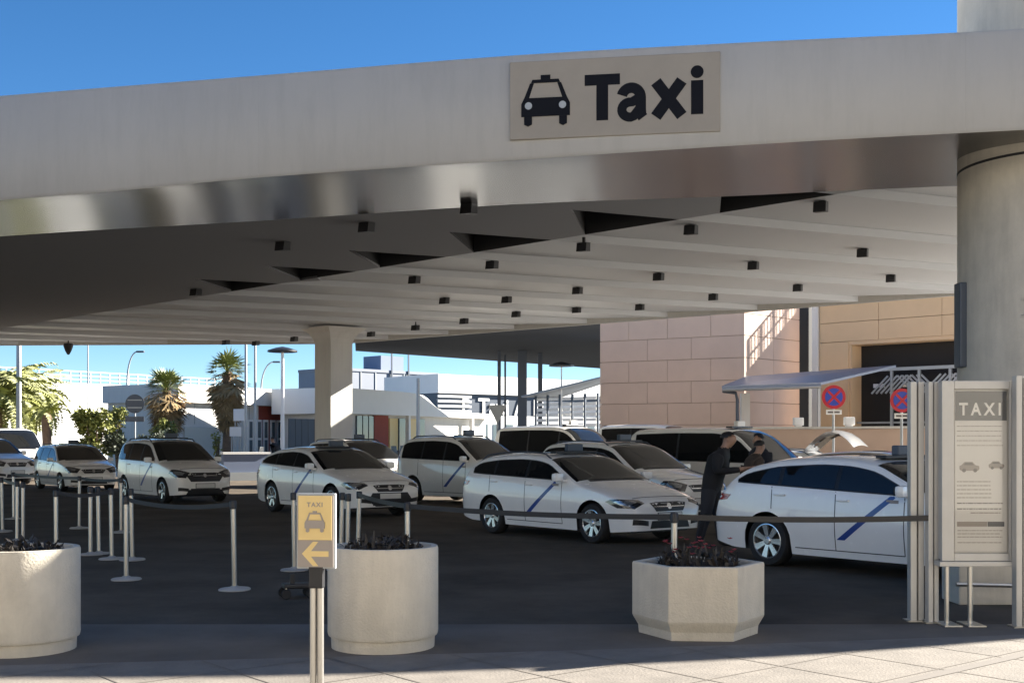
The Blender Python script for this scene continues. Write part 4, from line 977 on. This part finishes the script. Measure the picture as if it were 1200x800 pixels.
bm = B(); prof = [(Rr * .90, 0), (Rr * .91, .07), (Rr * .985, .14), (Rr, .16), (Rr * 1.0, .60), (Rr * .985, .615), (Rr * .89, .615), (Rr * .88, .60), (Rr * .88, .5)]
rings = [[bm.verts.new((x, y, z)) for x, y in hx(r_)] for r_, z in prof]
for a, b in zip(rings, rings[1:]):
    for k in range(6): bm.faces.new((a[k], a[(k + 1) % 6], b[(k + 1) % 6], b[k]))
bm.faces.new(rings[0]); obj('tub', bm, M['planter'], o)
bm = B(); prism(bm, hx(Rr * .885), .5, .57); obj('soil', bm, M['soil'], o); planting(o, Rr * .62, .56, 43, True, .26)

# ------------------------------------------------------------------ belt barriers
def make_post():
    o = empty('barrier_post', (0, 0, 0), 0, 'steel queue barrier post on round base', 'barrier post', 'queue barrier posts')
    bm = B(); lathe(bm, [(.175, 0), (.178, .012), (.165, .022), (.06, .034), (.035, .05), (0, .05)], 32); obj('base', bm, M['alu'], o, smooth=True)
    bm = B(); lathe(bm, [(.029, .03), (.029, .90)], 18); obj('tube', bm, M['steel'], o, smooth=True)
    bm = B(); lathe(bm, [(.029, .90), (.038, .905), (.038, .985), (.032, .995), (0, .998)], 18); obj('head', bm, M['black'], o, smooth=True)
    return o
posts = {}
pp = [('a', 148, 679, 'steel queue barrier post standing alone before the grouped posts'), ('b', 155, 656, 'steel queue barrier post just behind the lone front post'), ('c', 131, 655, 'steel queue barrier post in the middle of the group, belts on it'), ('d', 116, 649, None), ('e', 106, 650, None),
      ('f', 93, 619, 'steel queue barrier post before the white hatchback taxi'), ('g', 66, 660, 'steel queue barrier post rising behind the round planter rim'), ('h', 20, 634, None), ('i', 27, 637, None), ('j', 16, 608, 'small far steel barrier post beside the parked small car'), ('k', 3, 623, 'steel barrier post beside the dark low shrub'),
      ('l', 142, 624, 'steel barrier post before the tall minivan taxi'), ('m', 275, 691, 'steel barrier post alone on open asphalt between the round planters'), ('n', 419, 664, 'steel barrier post behind the withered planter'), ('o', 478, 697, 'steel barrier post close behind the round planter by the arrow sign'),
      ('p', 789, 727, 'steel barrier post behind the hexagonal planter'), ('q', 345, 668, None), ('r', 399, 668, None), ('s', 407, 671, None)]
shared = {'d': 'steel queue barrier post in the close group beside the round planter', 'e': 'steel queue barrier post in the close group beside the round planter', 'h': 'steel queue barrier post of the pair behind the dark low shrub', 'i': 'steel queue barrier post of the pair behind the dark low shrub', 'q': 'steel barrier post partly hidden by the yellow arrow sign', 'r': 'steel barrier post partly hidden by the yellow arrow sign', 's': 'steel barrier post partly hidden by the yellow arrow sign'}
p0 = None
for key, x, y, lab in pp:
    g = G(x, y)
    if p0 is None: p0 = make_post(); o = p0
    else: o = copy_tree(p0)
    o.location = g; o['label'] = lab or shared[key]; posts[key] = g
    o.rotation_euler = (R(random.uniform(-1.2, 1.2)), R(random.uniform(-1.2, 1.2)), random.random())
def belt(p, q, label, sag=.03, z=.955):
    p = Vector((p.x, p.y, z)); q = Vector((q.x, q.y, z)); d = (q - p); n = Vector((-d.y, d.x, 0)).normalized() * .002; bm = B(); rows = []
    p = p + d.normalized() * .03; q = q - d.normalized() * .03
    for i in range(17):
        t_ = i / 16; c = p.lerp(q, t_); c.z -= sag * 4 * t_ * (1 - t_); rows.append([bm.verts.new(c + n + Vector((0, 0, .026))), bm.verts.new(c + n - Vector((0, 0, .026))), bm.verts.new(c - n - Vector((0, 0, .026))), bm.verts.new(c - n + Vector((0, 0, .026)))])
    for a, b in zip(rows, rows[1:]):
        for k in range(4): bm.faces.new((a[k], a[(k + 1) % 4], b[(k + 1) % 4], b[k]))
    tag(obj('barrier_belt', bm, M['black']), label, 'belt', 'black queue belts')
fence_p = Vector(((1092 - 600) / F * 10.85, 10.85, 0))
belt(posts['p'], fence_p, 'black belt running from the hexagonal planter to the aluminium post', .02)
belt(posts['o'], posts['p'], 'black belt running between the round and the hexagonal planter', .03)
belt(posts['n'], posts['o'], 'short black belt above the round planter by the arrow sign', .02)
belt(posts['f'], posts['j'], 'black belt before the white hatchback taxi', .02)
belt(posts['a'], posts['m'], 'black belt sagging from the lone front post to the open asphalt post', .06)
belt(posts['g'], posts['c'], 'black belt joining the planter rim post to the group', .05)
belt(posts['l'], posts['f'], 'black belt below the tall minivan taxi', .03)
belt(posts['h'], posts['k'], 'short black belt above the dark low shrub', .02)
# ------------------------------------------------------------------ yellow arrow sign
ds = 6.1; p = P(370, 622, ds)
sg = empty('arrow_sign', (p.x, ds, 0), R(-7), 'small yellow and grey taxi arrow sign on a silver post', 'sign')
zc_ = p.z; wS, hS = .205, .385
bm = B(); box(bm, (0, .015, zc_), (wS, .03, hS), 0, .006); obj('frame', bm, M['galv'], sg)
bm = B(); box(bm, (0, -.003, zc_), (wS - .018, .012, hS - .02)); obj('grey_face', bm, M['signgrey'], sg)
bm = B(); box(bm, (0, -.0125, zc_ + .068), (wS - .03, .004, .225), 0, .0015); obj('yellow_face', bm, M['yellow'], sg)
FS = frame_mtx(Vector((0, -.0155, zc_)), (1, 0, 0))
me = text_mesh('TAXI', .032, .0008, .0008, 'CENTER', 1.25); o = link('lettering', me, M['ink'], sg); o.matrix_local = FS @ Matrix.Translation((0, .125, 0))
h0 = empty('car_picture', (0, 0, 0)); h0.parent = sg; h0.matrix_local = FS
pict(h0, 0, .045, .105, M['ink'], z=.0)
ar = [(-.07, 0), (-.012, .062), (.016, .062), (-.022, .014), (.07, .014), (.07, -.014), (-.022, -.014), (.016, -.062), (-.012, -.062)]
bm = B(); plate(bm, [(x, y - .115, .0) for x, y in ar], .003); bmesh.ops.transform(bm, matrix=frame_mtx(Vector((0, -.0098, zc_)), (1, 0, 0)), verts=bm.verts[:]); obj('arrow', bm, M['yellow'], sg)
bm = B()
for s_ in (-.019, .019): lathe(bm, [(.0175, .03), (.0175, zc_ - hS / 2 - .05)], 14, mtx=Matrix.Translation((s_, .02, 0)))
obj('post', bm, M['steel'], sg, smooth=True)
bm = B(); box(bm, (0, .02, zc_ - hS / 2 - .035), (.075, .05, .13), 0, .008); obj('clamp', bm, M['black'], sg)
bm = B(); lathe(bm, [(.19, 0), (.19, .012), (.05, .035), (0, .035)], 28); obj('base', bm, M['steel'], sg, smooth=True)
# folded luggage trolley lying behind it
g = G(348, 700); tr_ = empty('wheeled_base', (g.x, g.y, 0), R(20), 'black wheeled barrier base behind the arrow sign', 'trolley')
bm = B(); box(bm, (0, 0, .13), (.30, .22, .05), 0, .015); box(bm, (-.05, 0, .2), (.05, .05, .12), 0, .01); obj('frame', bm, M['black'], tr_)
for sx, sy in ((-.13, -.1), (.13, -.1), (-.13, .1), (.13, .1)):
    bm = B(); lathe(bm, [(.03, -.016), (.05, -.016), (.055, 0), (.05, .016), (.03, .016)], 16, 'Y', Matrix.Translation((sx, sy, .055))); wh = obj('wheel', bm, M['rubber'], tr_, smooth=True)
    bm = B(); tube(bm, [(sx, sy, .05), (sx, sy, .12)], .012, 6); obj('caster_stem', bm, M['steel'], tr_)

# ------------------------------------------------------------------ aluminium screen and information panel
Yf = 10.85; mpp = Yf / F
def fpost(x0, x1, ytop, label, Y):
    X0, X1 = (x0 - 600) / F * Y, (x1 - 600) / F * Y; z = zpx(ytop, Y); w_ = X1 - X0; o = empty('screen_post', ((X0 + X1) / 2, Y + .05, 0), 0, label, 'post', 'aluminium screen posts')
    bm = B(); box(bm, (-w_ * .27, 0, z / 2), (w_ * .44, .10, z), 0, .006); box(bm, (w_ * .29, .01, z / 2), (w_ * .40, .09, z), 0, .006); box(bm, (0, .035, z / 2), (w_ * .3, .04, z - .02)); obj('profile', bm, M['alu'], o)
    bm = B(); box(bm, (0, 0, .006), (w_ + .06, .16, .012)); obj('foot_plate', bm, M['steel'], o)
    return o
fpost(1067, 1084, 447, 'wide aluminium channel post at the outer end of the info screen', 10.95); fpost(1088, 1101, 447, 'narrow aluminium post holding the black belt end', 10.85); fpost(1191, 1207, 440, 'aluminium post on the far side of the info panel', 10.6)
X0, X1 = (1103 - 600) * 10.75 / F, (1190 - 600) * 10.75 / F; z0, z1 = zpx(657, 10.75), zpx(446, 10.75); Wp, Hp = X1 - X0, z1 - z0
ip = empty('information_panel', (X0, 10.75, 0), 0, 'glazed aluminium taxi information panel standing by the round column', 'information panel')
FP = frame_mtx(Vector((0, 0, z0)), (1, 0, 0))
def pbox(name, x0, x1, y0, y1, z0_, z1_, m, parent=None, bev=0):
    bm = B(); box(bm, ((x0 + x1) / 2, (y0 + y1) / 2, (z0_ + z1_) / 2), (x1 - x0, y1 - y0, z1_ - z0_), 0, bev); bmesh.ops.transform(bm, matrix=FP, verts=bm.verts[:]); return obj(name, bm, m, parent or ip)
fr_ = .06
pbox('cabinet', .01, Wp - .01, .01, Hp - .01, -.12, -.03, M['alu']); 
pbox('frame_side', 0, fr_ + .05, .0, Hp, -.03, .02, M['alu'], None, .006); pbox('frame_side', Wp - fr_, Wp, .0, Hp, -.03, .02, M['alu'], None, .006)
pbox('frame_top', fr_ + .052, Wp - fr_ - .002, Hp - .075, Hp, -.03, .018, M['alu'], None, .006); pbox('frame_bottom', fr_ + .052, Wp - fr_ - .002, 0, .07, -.03, .018, M['alu'], None, .006)
pbox('sill', -.03, Wp + .02, -.045, -.002, -.10, .05, M['alu'], None, .006)
xa, xb, ya, yb = fr_ + .07, Wp - fr_ - .01, .085, Hp - .09; pw_ = xb - xa; ph_ = yb - ya
po = pbox('poster', xa, xb, ya, yb, -.03, -.02, M['poster'])
pbox('poster_header', xa + .002, xb - .002, yb - ph_ * .185, yb - .002, -.019, -.017, M['postergrey'], po)
me = text_mesh('TAXI', .155, .001, .004, 'LEFT', 1.5); bw = max(v.co.x for v in me.vertices); o = link('lettering', me, M['white'], po); o.matrix_local = FP @ Matrix.Translation((xa + pw_ * .08, yb - ph_ * .15, -.0155)) @ Matrix.Diagonal((pw_ * .80 / bw, 1, 1, 1))
rng = random.Random(9)
def lines(ys, x0, x1, th, m):
    for y in ys:
        y = yb - ph_ * y; x = xa + pw_ * x0; e_ = xa + pw_ * (x1 - rng.random() * .06); bm = B()
        while x < e_:
            w_ = rng.uniform(.012, .05); x2 = min(x + w_, e_); box(bm, ((x + x2) / 2, y, -.0185), (x2 - x, th, .001)); x = x2 + .006
        bmesh.ops.transform(bm, matrix=FP, verts=bm.verts[:]); obj('text_line', bm, m, po)
lines((.22, .25, .28, .31, .34), .04, .93, .007, M['ink']); lines((.565, .59, .615, .64, .665), .04, .72, .008, M['ink']); lines((.70, .735), .04, .93, .011, M['inkdark']); lines((.76,), .3, .9, .009, M['ink'])
lines((.87, .89, .91, .945), .05, .92, .007, M['ink'])
pbox('poster_band', xa + pw_ * .04, xa + pw_ * .62, yb - ph_ * .845, yb - ph_ * .815, -.019, -.0175, M['ink'], po); pbox('poster_band', xa + pw_ * .63, xa + pw_ * .95, yb - ph_ * .845, yb - ph_ * .815, -.019, -.0175, M['postergrey'], po)
def carpic(cx, cy, s_):
    bm = B(); plate(bm, [(cx + x * s_, cy + y * s_, -.0185) for x, y in ((-.5, -.15), (-.42, -.22), (.42, -.22), (.5, -.12), (.48, .02), (.3, .06), (.15, .22), (-.25, .22), (-.4, .06), (-.5, .02))], .002)
    bmesh.ops.transform(bm, matrix=FP, verts=bm.verts[:]); c = obj('car_picture', bm, M['ink'], po)
    bm = B()
    for x in (-.28, .28): plate(bm, [(cx + (x + .1 * math.cos(k * .6283)) * s_, cy + (-.2 + .1 * math.sin(k * .6283)) * s_, -.016) for k in range(10)], .001)
    plate(bm, [(cx + x * s_, cy + y * s_, -.016) for x, y in ((-.3, .06), (.22, .06), (.12, .18), (-.22, .18))], .001)
    bmesh.ops.transform(bm, matrix=FP, verts=bm.verts[:]); obj('picture_detail', bm, M['inkdark'], c)
carpic(xa + pw_ * .28, yb - ph_ * .47, .18); carpic(xa + pw_ * .80, yb - ph_ * .46, .14)
pbox('glass_pane', xa - .02, xb + .005, ya - .01, yb + .01, -.008, -.004, M['pane'])
for x in (.06, .27):
    bm = B(); lathe(bm, [(.022, .01), (.022, z0 - .03)], 14, mtx=Matrix.Translation((x, .03, 0))); obj('leg', bm, M['steel'], ip, smooth=True)
    bm = B(); box(bm, (x, .0, .008), (.16, .30, .016), 0, .004); obj('leg_foot', bm, M['steel'], ip)
# low plinth and rail between panel and column
pl_ = empty('column_plinth', (4.78, 12.0, 0), 0, 'rough concrete plinth wall behind the information panel', 'plinth')
bm = B(); box(bm, (0.98, .3, .50), (2.5, .5, 1.0), 0, .02); obj('block', bm, M['concrete'], pl_)
bm = B(); tube(bm, [(-.45, -.35, .26), (2.2, -.35, .20)], .022, 8); obj('rail', bm, M['steel'], pl_, smooth=True)
for x in (-.3, .9, 1.6): bm = B(); tube(bm, [(x, -.35, 0), (x, -.35, .24)], .016, 8); obj('rail_stem', bm, M['steel'], pl_)

# ------------------------------------------------------------------ people
def person(name, loc, rz, label, jac, tro, pose='stand', hgt=1.78, cap=None):
    s_ = hgt / 1.78; bend = .0 if pose == 'stand' else .28
    V = []; Ed = []; Rad = []
    def v(x, y, z, r, par=None, ry=None):
        V.append((x * s_, y * s_, z * s_)); Rad.append((r * s_, (ry or r) * s_)); i = len(V) - 1
        if par is not None: Ed.append((par, i))
        return i
    f = lambda z: bend * max(0, z - .95)          # forward lean, body faces +x
    pel = v(0, 0, .96, .175, None, .15); wst = v(f(1.1), 0, 1.12, .185, pel, .15); ch = v(f(1.3), 0, 1.32, .205, wst, .16); up = v(f(1.44), 0, 1.45, .15, ch, .12)
    nk = v(f(1.52) + .02, 0, 1.53, .058, up); ch_ = v(f(1.6) + .045, 0, 1.60, .072, nk, .075); hd = v(f(1.66) + .045, 0, 1.68, .092, ch_, .10); tp = v(f(1.7) + .03, 0, 1.755, .065, hd, .075)
    nose = v(f(1.66) + .135, 0, 1.655, .014, hd)
    hands = []
    for s in (-1, 1):
        sh = v(f(1.43), s * .195, 1.425, .092, up); 
        if pose == 'phone':
            el = v(f(1.2) + .06, s * .29, 1.17, .074, sh); wr = v(f(1.2) + .30, s * .15, 1.20, .042, el); pa = v(f(1.2) + .37, s * .12, 1.22, .032, wr); fd = Vector((.07, -s * .02, .02))
        else:
            el = v(f(1.15) - .03, s * .295, 1.16, .074, sh); wr = v(f(1.0) + .06, s * .27, .92, .042, el); pa = v(f(.9) + .09, s * .265, .85, .034, wr); fd = Vector((.02, 0, -.08))
        hands.append((wr, pa)); b0 = Vector(V[pa]) / s_
        for k in range(4):
            o_ = Vector((.012 * (k - 1.5), 0, 0)) if pose != 'phone' else Vector((0, .014 * (k - 1.5), 0)); q = b0 + o_ * 1.6 + fd * (.75 if k in (0, 3) else .9)
            a = v(*q, .0105, pa); q2 = q + fd * .55 + Vector((.012, 0, 0)); v(*q2, .008, a)
        th_ = b0 + Vector((.045, -s * .015, .005)); a = v(*th_, .011, pa); v(*(th_ + fd * .4), .009, a)
        stp = .07 * s
        hp = v(0, s * .10, .90, .115, pel); kn = v(.02 + stp * .8, s * .145, .50, .080, hp); an = v(-.01 + stp * 1.6, s * .17, .10, .058, kn); hl = v(.0 + stp * 1.6, s * .17, .045, .045, an); toe = v(.16 + stp * 1.6, s * .185, .035, .036, hl, .045)
    me = bpy.data.meshes.new('body'); me.from_pydata(V, Ed, []); o = bpy.data.objects.new('tmp', me); COL.objects.link(o)
    sk = o.modifiers.new('skin', 'SKIN'); sk.use_smooth_shade = True
    for i, r in enumerate(Rad): me.skin_vertices[0].data[i].radius = r
    me.skin_vertices[0].data[0].use_root = True
    sub = o.modifiers.new('sub', 'SUBSURF'); sub.levels = 2; sub.render_levels = 2
    dg = bpy.context.evaluated_depsgraph_get(); dg.update(); m2 = bpy.data.meshes.new_from_object(o.evaluated_get(dg)); bpy.data.objects.remove(o)
    m2.materials.clear()
    for m in (jac, tro, M['skin'], M['shoe']): m2.materials.append(m)
    wrists = [Vector(V[a]).lerp(Vector(V[b]), .3) for a, b in hands]; palms = [Vector(V[b]) for a, b in hands]
    for pgn in m2.polygons:
        c = pgn.center; z = c.z / s_; ix = 0
        if z < .085: ix = 3
        elif z < .90 and abs(c.y / s_) < .215: ix = 1
        if z > 1.535: ix = 2
        for wv, pv_ in zip(wrists, palms):
            if (c - pv_).length < .17 * s_ and (c - wv).dot(pv_ - wv) > 0: ix = 2
        pgn.material_index = ix; pgn.use_smooth = True
    zmin = min(vv.co.z for vv in m2.vertices)
    root = empty(name, (loc[0], loc[1], -zmin), rz, label, 'person'); link('body', m2, None, root)
    bm = B(); bmesh.ops.create_icosphere(bm, subdivisions=3, radius=1)
    for vv in list(bm.verts):
        if vv.co.z < -.15 + .75 * max(0, vv.co.x): bm.verts.remove(vv)
    for vv in bm.verts: vv.co = Vector((vv.co.x * .112 - .012, vv.co.y * .095, vv.co.z * .105)) * (1 + random.uniform(-.02, .03))
    obj('cap' if cap else 'hair', bm, cap or M['hair'], root, Vector((f(1.67) + .04, 0, 1.69)) * s_, smooth=True, ang=80)
    for s in (-1, 1): bm = B(); bmesh.ops.create_icosphere(bm, subdivisions=2, radius=1); bmesh.ops.scale(bm, vec=(.018, .01, .032), verts=bm.verts[:]); obj('ear', bm, M['skin'], root, Vector((f(1.65) + .035, s * .093, 1.655)) * s_, smooth=True)
    bm = B(); lathe(bm, [(.078, 0), (.072, .05), (.066, .052), (.07, 0)], 20); obj('collar', bm, jac, root, Vector((f(1.5) + .01, 0, 1.495)) * s_, smooth=True)
    return root
ga = G(833, 640)
person('person', (ga.x, ga.y), R(-20), 'person in black jacket and trousers standing at the rear of an estate taxi', M['cloth_black'], M['trouser'], 'phone', 1.80).scale = (1.2, 1.2, 1.0)
person('person', ((877 - 600) / F * 20.6, 20.6), R(15), 'person in brown jacket leaning forward behind the estate taxi', M['cloth_brown'], M['cloth_black'], 'bend', 1.66)
person('person', ((890 - 600) / F * 22.0, 22.0), R(200), 'person in dark jacket and dark cap behind the one in brown', M['cloth_navy'], M['cloth_navy'], 'stand', 1.80, M['cloth_navy'])
# ------------------------------------------------------------------ motorbikes in the sun
def motorbike(loc, rz, label, col):
    o = empty('motorbike', loc, rz, label, 'motorbike', 'motorbikes parked behind the taxis')
    for x in (-.62, .66):
        bm = B(); lathe(bm, [(.20, -.05), (.27, -.055), (.30, 0), (.27, .055), (.20, .05), (.19, 0)], 24, 'Y', Matrix.Translation((x, 0, .30))); wh = obj('wheel', bm, M['rubber'], o, smooth=True)
        bm = B(); lathe(bm, [(.20, -.02), (.20, .02)], 20, 'Y', Matrix.Translation((x, 0, .30))); obj('rim', bm, M['rim'], wh)
    bm = B(); plate(bm, [(-.75, -.13, .62), (-.2, -.13, .45), (.3, -.13, .40), (.42, -.13, .95), (.30, -.13, .98), (.15, -.13, .60), (-.1, -.13, .72), (-.72, -.13, .80)], -.26); obj('fairing', bm, col, o)
    bm = B(); box(bm, (-.32, 0, .82), (.75, .26, .12), 0, .05); obj('seat', bm, M['black'], o)
    bm = B(); tube(bm, [(.66, 0, .3), (.40, 0, 1.02)], .04, 8); obj('fork', bm, M['steel'], o)
    bm = B(); tube(bm, [(.28, -.36, 1.06), (.40, 0, 1.03), (.28, .36, 1.06)], .018, 6); obj('handlebar', bm, M['black'], o)
    bm = B(); plate(bm, [(.46, -.2, 1.0), (.46, .2, 1.0), (.38, .15, 1.42), (.38, -.15, 1.42)], .01); obj('windscreen', bm, M['winglass'], o)
    bm = B(); box(bm, (-.78, 0, 1.02), (.36, .36, .30), 0, .05); obj('top_box', bm, M['black'], o)
for i, (x, d, c, lab) in enumerate(((456, 60, 'white', 'white motorbike with black top box seen left of the boxy minivan taxi'), (428, 63, 'paint_dark', 'black motorbike parked beside the square column'), (470, 66, 'greywall', 'grey motorbike parked before the pavilion'), (316, 52, 'paint_dark', 'black motorbike ridden past the low building'))):
    motorbike(((x - 600) / F * d, d, 0), R((60, 100, 80, 160)[i]), lab, M[c])
person('person', ((325 - 600) / F * 53.5, 53.5), R(160), 'small distant person in black beside the ridden motorbike', M['cloth_black'], M['cloth_black'], 'bend', 1.85)
